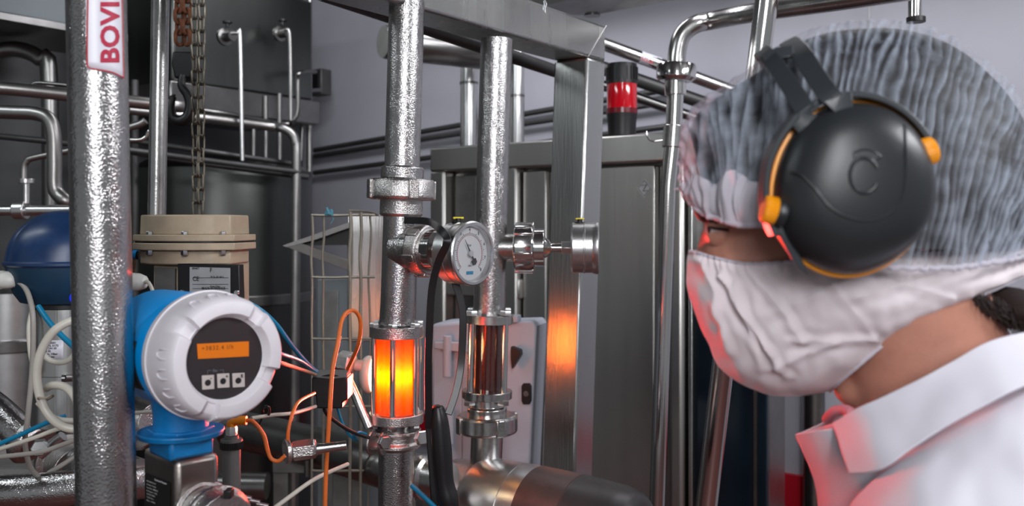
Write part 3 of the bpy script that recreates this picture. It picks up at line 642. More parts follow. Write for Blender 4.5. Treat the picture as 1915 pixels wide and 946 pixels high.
# lamp beside the sight glass, and added lights for the liquid's glow
lt = thing('inspection_lamp', 'white lamp bulb in a steel socket shining into the red sight glass', 'lamp', A(655, 680, 1.5))
q = A(689, 700, D + 0.035)
obj('bulb', MB().ell(q, Vector((S(19, D), 0, 0)), Vector((0, S(34, D), 0)), Z * S(36, D), 32, 18), 'ceramic', lt)
obj('glowing_lens', MB().lathe(q + Vector((S(10, D), 0, 0)), Vector((1, -0.25, 0)), [(0, S(33, D)), (S(8, D), S(32, D)), (S(11, D), S(26, D))], 40), 'lamp_glow', lt, label='bright glowing lens')
obj('neck', MB().lathe(A(658, 682, D + 0.02), Vector((1, -0.0, -0.12)), [(0, S(11, D)), (S(20, D), S(11, D))], 24), 'hose_white', lt)
hn = MB(); hn.lathe(A(633, 676, D + 0.02), Vector((1, -0.45, -0.12)), [(0, S(18, D)), (S(4, D), S(23, D)), (S(30, D), S(23, D)), (S(34, D), S(18, D))], 6, rot=0.3)
obj('hex_socket', hn, 'steel_cast', lt, bevel=0.001)
pipe('lamp_bracket', [(648, 700, 1.47), (690, 800, 1.45)], 17, 'steel', 'slanted steel rod from the lamp socket down to the clamp', 'rod', 1)
for an in (-150, -90, -30):
    point('liquid_fill_yellow', A(741, 700) + Vector((math.cos(math.radians(an)), math.sin(math.radians(an)), 0)) * 0.018, 0.08, (1.0, 0.95, 0.0), 0.006)  # unseen lights added inside the tube for the liquid's yellow centre
point('liquid_fill_red', A(741, 700), 0.55, (1.0, 0.02, 0.0), 0.01)  # unseen red light added inside the tube, reddens the whole liquid
point('sight_glass_fill', A(735, 700, D - 0.085), 0.32, (1.0, 0.06, 0.03), 0.028)  # added red light in front of the tube, stands for its glow outward
point('rear_rod_fill', (-0.105, 1.60, 1.37), 0.07, (1.0, 0.40, 0.10), 0.015)  # added warm light that tints the rear tie rods orange
gl_ = area('added_red_fill', A(765, 702, D - 0.06), P(1330, 560, 0.72), 0.05, 0.11, 0.85, (1.0, 0.06, 0.05)); gl_.data.spread = math.radians(42)  # added red light aimed at the front of the mask
gl_ = area('added_red_fill', A(717, 702, D - 0.06), P(240, 700, 0.85), 0.05, 0.11, 0.5, (1.0, 0.06, 0.04)); gl_.data.spread = math.radians(30)  # added red light aimed at the edge of the foreground pipe
area('post_streak_fill', (-0.20, 1.80, 1.32), (0.1, 1.95, 1.32), 0.008, 0.10, 0.20, (1.0, 0.16, 0.02))  # added thin light that makes the orange streak on the gate post

# ------------------------------------------------------------------ rear riser with the dark sight glass
D = 1.68
rb_ = thing('sight_glass_riser', 'rear steel riser holding the dark brown sight glass', 'pipe', P(905, 880, D))
B = lambda px, py, d=None: P(px, py, d or D)
obj('upper_pipe', MB().tube([B(929, 74), B(922, 300), B(915, 588)], S(30, D), 48), 'steel_wet', rb_)
cage(rb_, B(914, 604), B(911, 729), S(46, D), S(17, D), [math.radians(a) for a in (-140, -40, 40, 140, -95)][:4], S(6, D), S(25, D), 4, 0, 0, None, 'liquid_brown', 'b')
obj('neck', MB().lathe(B(911, 775), Z, [(0, S(37, D)), (S(13, D), S(37, D)), (S(16, D), S(31, D)), (S(38, D), S(29, D))], 48), 'steel', rb_, bevel=0.001)
obj('union_nut', slot_nut(MB(), B(911, 808), Z, S(57, D), S(34, D)), 'steel', rb_, bevel=0.002)
obj('lower_pipe', MB().tube([B(911, 812), B(908, 885)], S(30, D), 48), 'steel', rb_)
# side branch to the right with the second gauge
bx = B(925, 463); AX = Vector((0.996, -0.08, 0)).normalized()
def atx(px): return bx + AX * S(px - 925, D)
obj('branch_stub', MB().lathe(atx(930), AX, [(0, S(26, D)), (S(36, D), S(26, D))], 40), 'steel', rb_)
obj('branch_nut', slot_nut(MB(), atx(962), AX, S(45, D), S(38, D), 6), 'steel_shiny', rb_, bevel=0.002)
obj('branch_ring', MB().lathe(atx(998), AX, [(0, S(35, D)), (S(20, D), S(35, D)), (S(21, D), S(20, D)), (S(30, D), S(13, D)), (S(33, D), S(8, D)), (S(54, D), S(8, D))], 40), 'steel_shiny', rb_, bevel=0.0008)
hn = MB(); hn.lathe(atx(1050), AX, [(0, S(13, D)), (S(20, D), S(13, D))], 6); obj('hex_adapter', hn, 'steel_bright', rb_, bevel=0.0005)
g2 = gauge('pressure gauge seen edge on, standing out from the rear riser', atx(1068), AX, S(48, D), S(50, D))

# ------------------------------------------------------------------ valve body at the bottom
vb = P(858, 940, 1.70); VV = Vector((0.82, -0.57, 0)).normalized()
t = thing('valve_actuator', 'horizontal steel valve body with a dark rounded end cap', 'valve', vb)
R = 0.093
obj('body_tube', MB().lathe(vb - VV * 0.05, VV, [(0, R * 0.7), (0.04, R * 0.86), (0.11, R * 0.90)], 64), 'steel_cast', t)
obj('polished_sleeve', MB().lathe(vb + VV * 0.055, VV, [(0, R * 0.96), (0.012, R), (0.085, R), (0.0851, R * 0.985), (0.087, R * 0.985), (0.0875, R * 1.0), (0.12, R)], 64), 'steel_bright', t)
obj('dark_sleeve', MB().lathe(vb + VV * 0.175, VV, [(0, R * 1.005), (0.085, R * 0.985), (0.0855, R * 0.97), (0.09, R * 0.97)], 64), mat('valve_brown', rgb(74, 60, 58), 0.45, 0.2, var=0.2, vscale=30), t)
obj('end_cap', MB().lathe(vb + VV * 0.264, VV, [(0, R * 0.985), (0.075, R * 0.93), (0.100, R * 0.86), (0.112, R * 0.74), (0.115, R * 0.60)], 64), mat('valve_cap', rgb(50, 47, 48), 0.42, 0.1, var=0.15, vscale=30), t)
obj('cap_disc', MB().lathe(vb + VV * 0.377, VV, [(0, R * 0.62), (0.004, R * 0.58)], 48), 'black', t)
# level pipe behind the riser, into the valve
tag(obj('process_pipe', MB().tube([P(430, 800, 2.05), P(500, 815, 2.0), P(640, 848, 1.86), P(760, 885, 1.74), P(860, 915, 1.70)], S(36, 2.0), 36), 'steel_dark'), 'thick dull pipe sloping down behind the orange cable to the valve', 'pipe')
t = thing('pipe_coupling', 'short steel coupling between the riser and the valve body', 'coupling', P(800, 880, 1.60))
o = P(778, 888, 1.60)
obj('coupling_body', MB().lathe(o, VV, [(0, 0.034), (0.02, 0.040), (0.03, 0.040), (0.034, 0.034), (0.07, 0.034)], 40), 'steel', t)

# ------------------------------------------------------------------ white enclosure behind the rear riser
D = 2.02
t = thing('plastic_enclosure', 'pale grey plastic enclosure with a hinged lid behind the dark sight glass', 'enclosure', P(900, 860, D))
NV = Vector((-0.30, -0.95, 0)).normalized(); TX = Vector((0.95, -0.30, 0)).normalized()
def En(px, py, off=0.0):                                            # on the plane of the lid
    c = P(900, 720, D); dirv = Vector(((px - CX) / F, 1, (CY - py) / F)); o = Vector((0, 0, EYE)) 
    k = (c + NV * off - o).dot(NV) / dirv.dot(NV); return o + dirv * k
obj('lid', MB().prism([En(862, 604), En(996, 600), En(1003, 610), En(990, 895), En(985, 900), En(862, 880)], -NV * 0.09), 'plastic_box', t, bevel=0.006)
obj('back_box', MB().prism([En(806, 606), En(866, 600), En(866, 880), En(806, 860)], -NV * 0.11), 'plastic_box', t, bevel=0.008)
obj('side_step', MB().prism([En(812, 640, 0.02), En(870, 640, 0.02), En(870, 660, 0.02), En(812, 652, 0.02)], -NV * 0.03), 'plastic_box', t, bevel=0.002)
obj('hinge', MB().cyl(En(836, 704, 0.02), En(837, 628, 0.02), S(8, D), 20), 'plastic_box', t, bevel=0.001)
obj('hinge', MB().cyl(En(840, 830, 0.02), En(840, 760, 0.02), S(8, D), 20), 'plastic_box', t, bevel=0.001)
obj('top_latch', MB().prism([En(930, 604, 0.012), En(968, 604, 0.012), En(968, 590, 0.012), En(932, 590, 0.012)], -NV * 0.03), 'plastic_box', t, bevel=0.003)
lk = obj('lock', MB().prism([En(975, 722, 0.006), En(978, 717, 0.006), En(990, 717, 0.006), En(993, 722, 0.006), En(993, 750, 0.006), En(990, 756, 0.006), En(978, 756, 0.006), En(975, 750, 0.006)], -NV * 0.012), 'black', t, bevel=0.001)
obj('keyhole', MB().lathe(En(984, 736, 0.006), NV, [(0, 0.006), (0.002, 0.006)], 20), 'steel_dark', lk)
t = tag(obj('window_clip', MB().prism([En(955, 648, 0.03), En(972, 655, 0.03), En(973, 664, 0.03), En(957, 690, 0.03), En(955, 670, 0.03)], -NV * 0.02), 'black', bevel=0.001), 'small black clip on the enclosure beside the dark sight glass', 'clip')

# ------------------------------------------------------------------ lever handle and black cords
t = thing('lever_handle', 'black rubber lever handle hanging between the two risers', 'handle', P(828, 946, 1.40))
hp = [(819, 764, 1.40), (822, 790, 1.40), (826, 840, 1.40), (831, 900, 1.40), (838, 932, 1.40), (842, 955, 1.40)]
path = [P(*p) for p in cr(hp, 8)]; n_ = len(path)
rad = [S(v[0], 1.40) for v in cr([(12,), (17,), (19,), (18,), (20,), (17,)], 8)]
obj('grip', MB().tube(path, rad, 28), 'rubber', t)
obj('grip_end', MB().ell(path[0], Vector((S(12, 1.4), 0, 0)), Vector((0, S(12, 1.4), 0)), Z * S(8, 1.4)), 'rubber', t)
obj('shank', MB().prism([P(795, 792, 1.41), P(812, 788, 1.41), P(826, 946, 1.41), P(806, 946, 1.41)], Vector((0, 0.012, 0))), 'black', t, bevel=0.002)
tag(obj('cord', MB().ribbon([P(*p) for p in cr([(757, 412, 1.445), (800, 414, 1.42), (822, 428, 1.36), (836, 445, 1.34), (834, 460, 1.34), (820, 490, 1.35), (808, 540, 1.36), (803, 620, 1.37), (801, 700, 1.38), (802, 800, 1.40)], 7)], S(14, 1.36), 0.004, (0, -1, 0)), 'rubber', bevel=0.001), 'flat black cord running from the gauge down in front of the riser', 'cord')
tag(obj('cord', MB().ribbon([P(*p) for p in cr([(850, 525, 1.42), (861, 560, 1.42), (866, 600, 1.42), (862, 680, 1.42), (853, 730, 1.41), (838, 775, 1.40)], 7)], S(14, 1.4), 0.004, (0, -1, 0)), 'rubber', bevel=0.001), 'flat black cord between the two risers, its edge lit red', 'cord')

# ------------------------------------------------------------------ foreground label pipe
D = 0.85
fp0 = P(179, -60, D); fp1 = P(200, 1010, D); fr_ = S(53, D)
o = tag(obj('process_pipe', MB().tube([fp0.lerp(fp1, -0.45), fp0, P(185, 250, D), fp1, fp0.lerp(fp1, 1.9)], fr_, 64), 'steel_wet'), 'thick wet steel pipe in front at the left, carrying the red and white sticker', 'pipe')
def onpipe(px, py, lift=0.0006):                                    # px, py seen on the front of the pipe
    t_ = (py + 60) / 1070.0; c = fp0.lerp(fp1, t_); ang = 0.0; rr2 = fr_ + lift; dd2 = c.y - rr2
    for _ in range(30):
        dx = max(-rr2 * 0.97, min(rr2 * 0.97, (px - CX) / F * dd2 - c.x)); ang = math.asin(dx / rr2); dd2 += 0.5 * (c.y - rr2 * math.cos(ang) - dd2)
    return Vector((c.x + rr2 * math.sin(ang), c.y - rr2 * math.cos(ang), EYE + (CY - py) / F * dd2))
st = MB().grid(lambda u, v: onpipe(160 + 72 * u + v * 2 + (3 if u > .97 else 0) * v, -60 + v * (190 + 20 * u * u)), 40, 12)
stk = tag(obj('pipe_label', st, 'sticker', solid=0.0005), 'white sticker with red lettering and border wrapped on the foreground pipe', 'sticker')
bd = MB()
L_ = [(165, -50), (163, 60), (163, 112), (166, 126), (190, 131), (212, 136), (226, 143), (232, 146)]
bd.ribbon([onpipe(x, y, 0.0016) for x, y in cr(L_, 3)], 0.0011, 0.0005, (0, -1, 0))
bd.ribbon([onpipe(x, y, 0.0016) for x, y in [(230, -50), (231, 60), (232, 146)]], 0.0007, 0.0005, (0.5, -1, 0))
obj('sticker_border', bd, 'red', stk)
tx = MB(); vs, fs = text_geo('BOVINO', 48, bold=1.6, space=1.02, sub=4)
tx.add([onpipe(222 - v.y, 119 - v.x * 1.08, 0.0014) for v in vs], fs)
obj('sticker_text', tx, mat('label_red', rgb(178, 22, 62), 0.5), stk, recalc=False)
# bare pipe behind
pipe('process_pipe', [(301, -60, 1.45), (293, 420, 1.45)], 33, 'steel', 'bare upright steel pipe ending behind the beige housing', smooth=1)

# ------------------------------------------------------------------ chains
def link(mb, c, ax, side, L, W, r):
    ax = ax.normalized(); pts = []
    n = 6
    for k in range(n + 1):
        an = -pi / 2 + pi * k / n; pts.append(c + ax * (L / 2 - W / 2) + (ax * math.sin(an + pi / 2) * 0 + ax * math.cos(an) + side * math.sin(an)) * W / 2)
    for k in range(n + 1):
        an = pi / 2 + pi * k / n; pts.append(c - ax * (L / 2 - W / 2) + (ax * math.cos(an) + side * math.sin(an)) * W / 2)
    mb.tube(pts, r, 8, closed=True)
def chain(mb, p0, p1, L, W, r, ph=0):
    ax = (p1 - p0).normalized(); tot = (p1 - p0).length; pitch = L - 2.2 * r; n = int(tot / pitch)
    sides = (Vector((0.8, -0.6, 0)), Vector((0.6, 0.8, 0)))
    for k in range(n): link(mb, p0 + ax * (k + 0.5) * pitch, -ax, sides[(k + ph) % 2], L, W, r)
D = 1.85
t = thing('chain_hoist', 'rusty hoist chain with a black hook block and crane hook', 'hoist', P(342, 100, D))
mb = MB(); chain(mb, P(334, -40, D), P(336, 96, D), S(28, D), S(17, D), S(3.6, D)); chain(mb, P(351, -40, D), P(350, 96, D), S(28, D), S(17, D), S(3.6, D), 1)
obj('hoist_chain', mb, 'rust', t)
hb = MB(); hb.prism([P(322, 96, D), P(358, 96, D), P(362, 120, D), P(356, 146, D), P(326, 146, D), P(320, 120, D)], Vector((0, 0.05, 0)))
obj('hook_block', hb, 'black', t, bevel=0.004)
hk = [(342, 140, D), (340, 160, D), (352, 178, D), (357, 198, D), (352, 218, D), (338, 226, D), (324, 220, D), (319, 203, D), (322, 188, D), (326, 176, D)]
pth = [P(*p) for p in cr(hk, 6)]; nn = len(pth)
obj('hook', MB().tube(pth, [S(6 + 5.0 * math.sin(pi * min(1, i / nn * 1.15)), D) * (0.5 if i > nn - 4 else 1) for i in range(nn)], 16), 'black', t)
for i, (xa, xb, lab) in enumerate(((363, 366, 'left strand of the thin bright hand chain beside the hook'), (378, 376, 'right strand of the thin bright hand chain beside the hook'))):
    mb = MB(); chain(mb, P(xa, -40, 1.8), P(xb, 418, 1.8), S(29, 1.8), S(12, 1.8), S(2.0, 1.8), i)
    tag(obj('hand_chain', mb, 'chain'), lab, 'chain')

# ------------------------------------------------------------------ navy pneumatic actuator
D = 1.15
cx = 129; rr_ = S(107, D); o = P(cx, 490, D)
t = thing('pneumatic_actuator', 'navy domed pneumatic actuator on a steel cylinder, behind the label pipe', 'actuator', P(cx, 790, D))
dm = MB(); n = 72
prof = [(0.0, 1.0), (0.12, 0.985), (0.35, 0.93), (0.58, 0.80), (0.78, 0.58), (0.9, 0.34), (0.94, 0.1)]
prof = cr(prof, 4); hgt = S(103, D)
def ribs(an, k): return 1 + 0.035 * max(0, math.cos(an * 7)) ** 40 * min(1, k * 3)
dm.rings([[o + Z * h * hgt + Vector((math.cos(2 * pi * j / 140), math.sin(2 * pi * j / 140), 0)) * rr_ * r * (1 - 0.0 ) * (1 - 0.04 * max(0, math.cos(2 * pi * j / 140 * 4.5 + 0.9)) ** 30) for j in range(140)] for h, r in prof])
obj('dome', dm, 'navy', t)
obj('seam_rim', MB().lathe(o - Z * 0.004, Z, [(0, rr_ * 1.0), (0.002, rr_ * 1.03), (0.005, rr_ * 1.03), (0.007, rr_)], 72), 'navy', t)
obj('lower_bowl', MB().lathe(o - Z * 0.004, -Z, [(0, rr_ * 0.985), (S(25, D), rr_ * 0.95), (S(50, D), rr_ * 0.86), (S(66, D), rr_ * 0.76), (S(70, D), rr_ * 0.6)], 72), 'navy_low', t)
obj('bearing_ring', MB().lathe(P(cx, 560, D), -Z, [(0, rr_ * 0.62), (S(14, D), rr_ * 0.62)], 48), 'black', t, bevel=0.001)
cy_ = obj('cylinder', MB().lathe(P(cx, 572, D), -Z, [(0, rr_ * 0.60), (S(218, D), rr_ * 0.60)], 64), 'steel_frame', t, bevel=0.001)
obj('groove_line', MB().lathe(P(cx, 694, D), -Z, [(0, rr_ * 0.603), (0.001, rr_ * 0.603)], 64), 'steel_dark', cy_)
nz = MB().lathe(P(123, 707, D - 0.045), Vector((-1, -0.25, 0)), [(0, S(7, D)), (S(6, D), S(7, D)), (S(6, D), S(4, D))], 24, caps=False); nz.lathe(P(122, 707, D - 0.045), Vector((-1, -0.25, 0)), [(0, S(4, D)), (0.001, S(4, D))], 16)
nz.cyl(P(120, 707, D - 0.048), P(148, 706, D - 0.03), S(6.5, D), 20); obj('air_port', nz, 'steel_dark', t)
def oncyl(px, py, lift=0.0005):
    q = P(px, py, D); c = P(cx, py, D); r = rr_ * 0.60 + lift; dx = max(-r * .99, min(r * .99, (q.x - c.x) * 1.0)); return Vector((c.x + dx, D - math.sqrt(max(0, r * r - dx * dx)), q.z))
lb = obj('rating_label', MB().grid(lambda u, v: oncyl(111 + 38 * u, 628 + 33 * v), 10, 2), 'sticker', t, solid=0.0004)
tx = MB()
for i, l in enumerate(('TYPE 2031', 'SERIAL 0172', 'Size DN 50', 'Sitz 50', 'Pmax. 10bar', 'max 7 bar')):
    vs, fs = text_geo(l, 5.0, bold=0.15); tx.add([oncyl(114 + v.x * 1.05, 634 + i * 5.0 - v.y, 0.0012) for v in vs], fs)
obj('label_text', tx, 'ink', lb, recalc=False)
obj('status_light', MB().ell(P(136, 557, D - 0.075), Vector((S(5, D), 0, 0)), Vector((0, S(5, D), 0)), Z * S(9, D)), 'led_blue', t)
def gland(root_label, px, py, d, ax, tail):
    t = thing('cable_gland', root_label, 'gland', P(px, py, d)); o = P(px, py, d); ax = Vector(ax)
    obj('base_flange', MB().lathe(o - ax.normalized() * 0.004, ax, [(0, S(18, d)), (S(3, d), S(18, d))], 32), 'steel_bright', t)
    mb = MB(); mb.lathe(o, ax, [(0, S(17, d)), (S(10, d), S(18, d)), (S(11, d), S(15, d))], 6, rot=0.4); obj('gland_body', mb, 'white', t, bevel=0.0006)
    mb = MB(); mb.lathe(o + ax.normalized() * S(12, d), ax, [(0, S(17, d)), (S(14, d), S(16, d)), (S(24, d), S(12, d)), (S(27, d), S(8, d))], 12); obj('gland_nut', mb, 'white', t, bevel=0.0006)
gland('white cable gland at the left edge of the photo, beside the navy actuator', -4, 523, 1.10, (1, -0.1, -0.03), None)
gland('white cable gland between the label pipe and the beige housing', 238, 527, 1.12, (1, -0.15, 0), None)
def cable(pts, w, m, label, cat='cable', name='cable', smooth=9, group=None):
    return pipe(name, pts, w, m, label, cat, smooth, group, 14)
cable([(26, 526, 1.10), (42, 532, 1.09), (55, 556, 1.08), (62, 600, 1.07), (60, 690, 1.07), (52, 780, 1.07), (47, 830, 1.08), (58, 875, 1.1), (78, 893, 1.12), (92, 884, 1.13), (115, 870, 1.13), (150, 846, 1.14)], 9.5, 'cable_grey', 'pale cable drooping from the left cable gland down to the lower pipes')
cable([(75, 557, 1.12), (62, 575, 1.11), (54, 610, 1.10), (56, 655, 1.1), (62, 690, 1.1), (64, 720, 1.11)], 8, 'hose_white', 'short pale cable curving out from under the navy dome')
cable([(268, 531, 1.12), (276, 527, 1.11), (284, 540, 1.11), (288, 560, 1.11)], 7, 'hose_white', 'short white cable leaving the gland beside the beige housing')
cable([(150, 600, 0.96), (128, 602, 0.955), (98, 622, 0.95), (76, 660, 0.95), (69, 700, 0.95), (76, 745, 0.95), (95, 780, 0.95), (125, 800, 0.955), (165, 802, 0.96)], 16, 'hose_white', 'thick white hose looping round behind the foreground label pipe', 'hose', 'hose')
cable([(86, 726, 0.98), (100, 720, 0.97), (122, 724, 0.965), (140, 742, 0.96), (150, 775, 0.96), (158, 800, 0.96)], 15, 'hose_white', 'cut end of white hose bending down inside the big hose loop', 'hose', 'hose')
cable([(70, 752, 1.0), (90, 772, 1.0), (115, 785, 1.0), (165, 787, 1.0)], 10, 'hose_white', 'narrow white hose along the bottom of the big hose loop', 'hose', 'hose')
cable([(82, 664, 1.03), (94, 674, 1.02), (112, 678, 1.02), (130, 672, 1.02), (150, 650, 1.02)], 10, 'hose_white', 'short white hose curve crossing the steel cylinder below its label', 'hose', 'hose')
cable([(72, 573, 1.06), (100, 612, 1.04), (150, 660, 1.02)], 10, 'teal', 'blue air hose slanting down across the steel cylinder', 'hose', 'air_hose', 3)
cable([(-20, 838, 1.06), (40, 812, 1.06), (95, 787, 1.05), (122, 778, 1.05)], 9, 'teal', 'blue air hose at the bottom left below the white loops', 'hose', 'air_hose', 4)
cable([(-20, 846, 1.04), (60, 820, 1.03), (110, 802, 1.03), (160, 797, 1.03)], 8, 'hose_white', 'upper of two pale cables crossing low at the left', 'cable')
cable([(-20, 856, 1.02), (70, 846, 1.01), (115, 832, 1.01), (170, 812, 1.01)], 9, 'cable_grey', 'lower of two pale cables crossing low at the left, greyer', 'cable')
mb = MB().tube([P(*p) for p in cr([(71, 744, 0.935), (85, 744, 0.93), (97, 738, 0.94), (98, 742, 0.97), (80, 750, 0.97)], 5, closed=True)], S(2, 0.95), 8, closed=True)
tag(obj('cable_tie', mb, 'dirt'), 'yellowed cable tie round the big white hose loop', 'cable tie')
# pipework low at the left
D = 1.12
tag(obj('process_pipe', MB().tube([P(-60, 925, D), P(75, 918, D), P(160, 908, D), P(280, 900, 1.2)], S(33, D), 48), 'steel_wet'), 'frosted steel pipe running level along the bottom left', 'pipe')
mb = MB().tube([P(*p) for p in cr([(-60, 730, 1.35), (-10, 765, 1.32), (40, 812, 1.30), (60, 830, 1.3)], 6)], S(30, 1.3), 32)
t = thing('elbow_fitting', 'wet steel elbow with clamp ring slanting down at the far left', 'fitting', P(20, 800, 1.3))
obj('elbow_tube', mb, 'steel_wet', t)
av = (P(60, 830, 1.3) - P(20, 795, 1.31))
obj('clamp_ring', MB().lathe(P(50, 815, 1.28), av, [(0, S(42, 1.3)), (S(8, 1.3), S(46, 1.3)), (S(20, 1.3), S(46, 1.3)), (S(28, 1.3), S(40, 1.3))], 48), 'steel_cast', t, bevel=0.001)
obj('clamp_screw', MB().cyl(P(75, 850, 1.22), P(118, 815, 1.22), S(10, 1.22), 16), 'steel_bright', t)
t = thing('valve_fitting', 'round rusty steel valve fitting low between the loops and the label pipe', 'fitting', P(125, 850, 1.28))
obj('valve_disc', MB().lathe(P(118, 860, 1.28), Vector((0.7, -0.7, -0.1)), [(0, S(52, 1.28)), (0.01, S(52, 1.28)), (0.012, S(40, 1.28)), (0.05, S(40, 1.28))], 48), 'steel_cast', t, bevel=0.001)
obj('valve_neck', MB().lathe(P(150, 868, 1.22), Vector((0.9, -0.4, -0.1)), [(0, S(40, 1.2)), (0.03, S(46, 1.2)), (0.10, S(40, 1.2))], 40), 'steel', t)
mb = MB(); hexh(mb, P(75, 835, 1.20), Vector((0.4, -0.9, 0.1)), S(16, 1.2), 0.02); obj('valve_nut', mb, 'steel_bright', t)
t = thing('support_channel', 'grey steel channel lying level behind the frosted pipe at bottom left', 'channel', P(40, 870, 1.45))
obj('channel_web', MB().box(P(60, 872, 1.45), U * 0.0 + Vector((0.16, 0.0, 0)), Vector((0, 0.03, 0)), Z * 0.006), 'bracket', t)
obj('channel_flange', MB().box(P(60, 888, 1.42), Vector((0.16, 0, 0)), Vector((0, 0.003, 0)), Z * 0.010), 'steel_frame', t)
t = thing('union_fitting', 'steel union with wet ring behind the flow meter neck', 'fitting', P(262, 780, 1.2))
obj('ring', MB().lathe(P(246, 790, 1.2), Vector((0.8, -0.5, 0.1)), [(0, S(46, 1.2)), (0.008, S(50, 1.2)), (0.022, S(50, 1.2)), (0.03, S(42, 1.2)), (0.05, S(36, 1.2))], 48), 'steel_wet', t, bevel=0.001)
cable([(215, 773, 1.08), (250, 772, 1.07), (284, 770, 1.06), (300, 771, 1.06)], 7, 'hose_white', 'cream cable passing behind the blue neck of the flow meter', 'cable')

# ------------------------------------------------------------------ beige positioner
D = 1.27
t = thing('valve_positioner', 'beige cast housing with bolted lid and data plates above the flow meter', 'positioner', P(365, 560, D))
def zz(py): return P(0, py, D).z
c = P(365, 440, D); yw = math.radians(6)
ux = Vector((math.cos(yw), -math.sin(yw), 0)); uy = Vector((math.sin(yw), math.cos(yw), 0))
def outline(w, d, bulge, z):                                       # plan: flat block with a bulged front and clipped corners
    pts = []
    for k in range(-12, 13):
        a = k / 12; pts.append(c + ux * a * w * 0.84 - uy * (d + bulge * math.sqrt(max(0, 1 - a * a * 0.98))))
    return [Vector((p.x, p.y, z)) for p in [c + ux * w + uy * d, c - ux * w + uy * d, c - ux * w - uy * d * 0.9] + pts + [c + ux * w - uy * d * 0.9]]
def slab(w, d, b, y0, y1, taper=1.0): return MB().rings([outline(w, d, b, zz(y1)), outline(w * taper, d * taper, b, zz(y0))])
W_ = S(89, D)
obj('lid_flange', slab(W_ * 1.085, 0.040, 0.022, 438, 450), 'beige', t, bevel=0.0012)
lidp = obj('lid', slab(W_ * 0.98, 0.034, 0.018, 402, 439, 0.985), 'beige', t, bevel=0.002)
obj('body_flange', slab(W_ * 1.09, 0.040, 0.022, 453, 466), 'beige', t, bevel=0.0012)
obj('body', slab(W_ * 0.97, 0.034, 0.018, 465, 492), 'beige', t, bevel=0.002)
obj('lower_body', MB().box(Vector((c.x, c.y, zz(560))) + ux * 0.008 + uy * 0.006, ux * W_ * 0.80, uy * 0.038, Z * S(72, D)), 'beige', t, bevel=0.003)
obj('gasket', slab(W_ * 1.05, 0.038, 0.021, 449, 454), 'black', t)
for px in (306, 381, 445):
    a = (px - 365) / 95 / 0.84; bp = c + ux * a * W_ * 0.84 - uy * (0.0375 + 0.022 * math.sqrt(max(0, 1 - a * a * .98)) - 0.004)
    mb = MB(); hexh(mb, Vector((bp.x, bp.y, zz(438))), Z, S(6, D), S(6, D)); obj('lid_bolt', mb, 'steel_bright', t)
    mb = MB(); hexh(mb, Vector((bp.x, bp.y, zz(466))), -Z, S(6.5, D), S(9, D)); obj('lid_bolt', mb, 'steel_bright', t)
pl = c - uy * 0.052
def onpl(px, py, off=0.0):
    o_ = Vector((0, 0, EYE)); dirv = Vector(((px - CX) / F, 1, (CY - py) / F)); k = (pl - uy * off - o_).dot(uy) / dirv.dot(uy); return o_ + dirv * k
blk = obj('cover_plate', MB().prism([onpl(332, 492), onpl(447, 495), onpl(449, 560), onpl(449, 620), onpl(332, 620)], uy * 0.016), 'black', t, bevel=0.001)
dp = obj('data_plate', MB().prism([onpl(355, 499, 0.001), onpl(431, 501, 0.001), onpl(431, 590, 0.001), onpl(355, 590, 0.001)], -uy * 0.0006), 'plate', blk)
tx = MB(); e_ = onpl(355, 499, 0.0025)
pf = lambda x, y: onpl(355 + x, 499 + y, 0.0025)
for (txt, x, y, s_) in (('SIPART', 4, 4.5, 4), ('F', 37, 10, 9), ('CE', 5, 26, 9), ('T4 Ta -30 +60 C', 38, 20, 3.4), ('Pmax 7 bar', 38, 38, 3.6), ('MADE IN FRANCE', 22, 42, 5)):
    vs, fs = text_geo(txt, s_ * 1.3, bold=0.12); tx.add([pf(x + v.x * 0.85, y - v.y) for v in vs], fs)
for y in (20, 32, 40):
    tx.prism([pf(5, y), pf(72, y), pf(72, y + 0.7), pf(5, y + 0.7)], -uy * 0.0002)
obj('plate_text', tx, 'ink', dp, recalc=False)
obj('plate_screw', MB().lathe(onpl(341, 546, 0.001), -uy, [(0, S(5, D)), (0.003, S(4, D))], 20), 'steel_bright', blk)
obj('plate_screw', MB().lathe(onpl(443, 547, 0.001), -uy, [(0, S(5, D)), (0.003, S(4, D))], 20), 'steel_bright', blk)
obj('side_plate', MB().prism([onpl(289, 500, -0.012), onpl(327, 502, -0.012), onpl(327, 600, -0.012), onpl(289, 600, -0.012)], uy * 0.004), 'bracket', t)
t = thing('air_fitting', 'small air fitting with a blue ring behind the right cable gland', 'fitting', P(246, 490, 1.3))
obj('fitting_body', MB().lathe(P(244, 510, 1.3), Z, [(0, S(8, 1.3)), (S(12, 1.3), S(10, 1.3)), (S(28, 1.3), S(10, 1.3))], 20), 'dirt', t)
obj('fitting_elbow', MB().tube([P(232, 473, 1.3), P(262, 478, 1.3)], S(8, 1.3), 20), 'black', t)
obj('blue_ring', MB().tube([P(250, 475, 1.3), P(257, 476, 1.3)], S(9.5, 1.3), 20), 'blue', t)

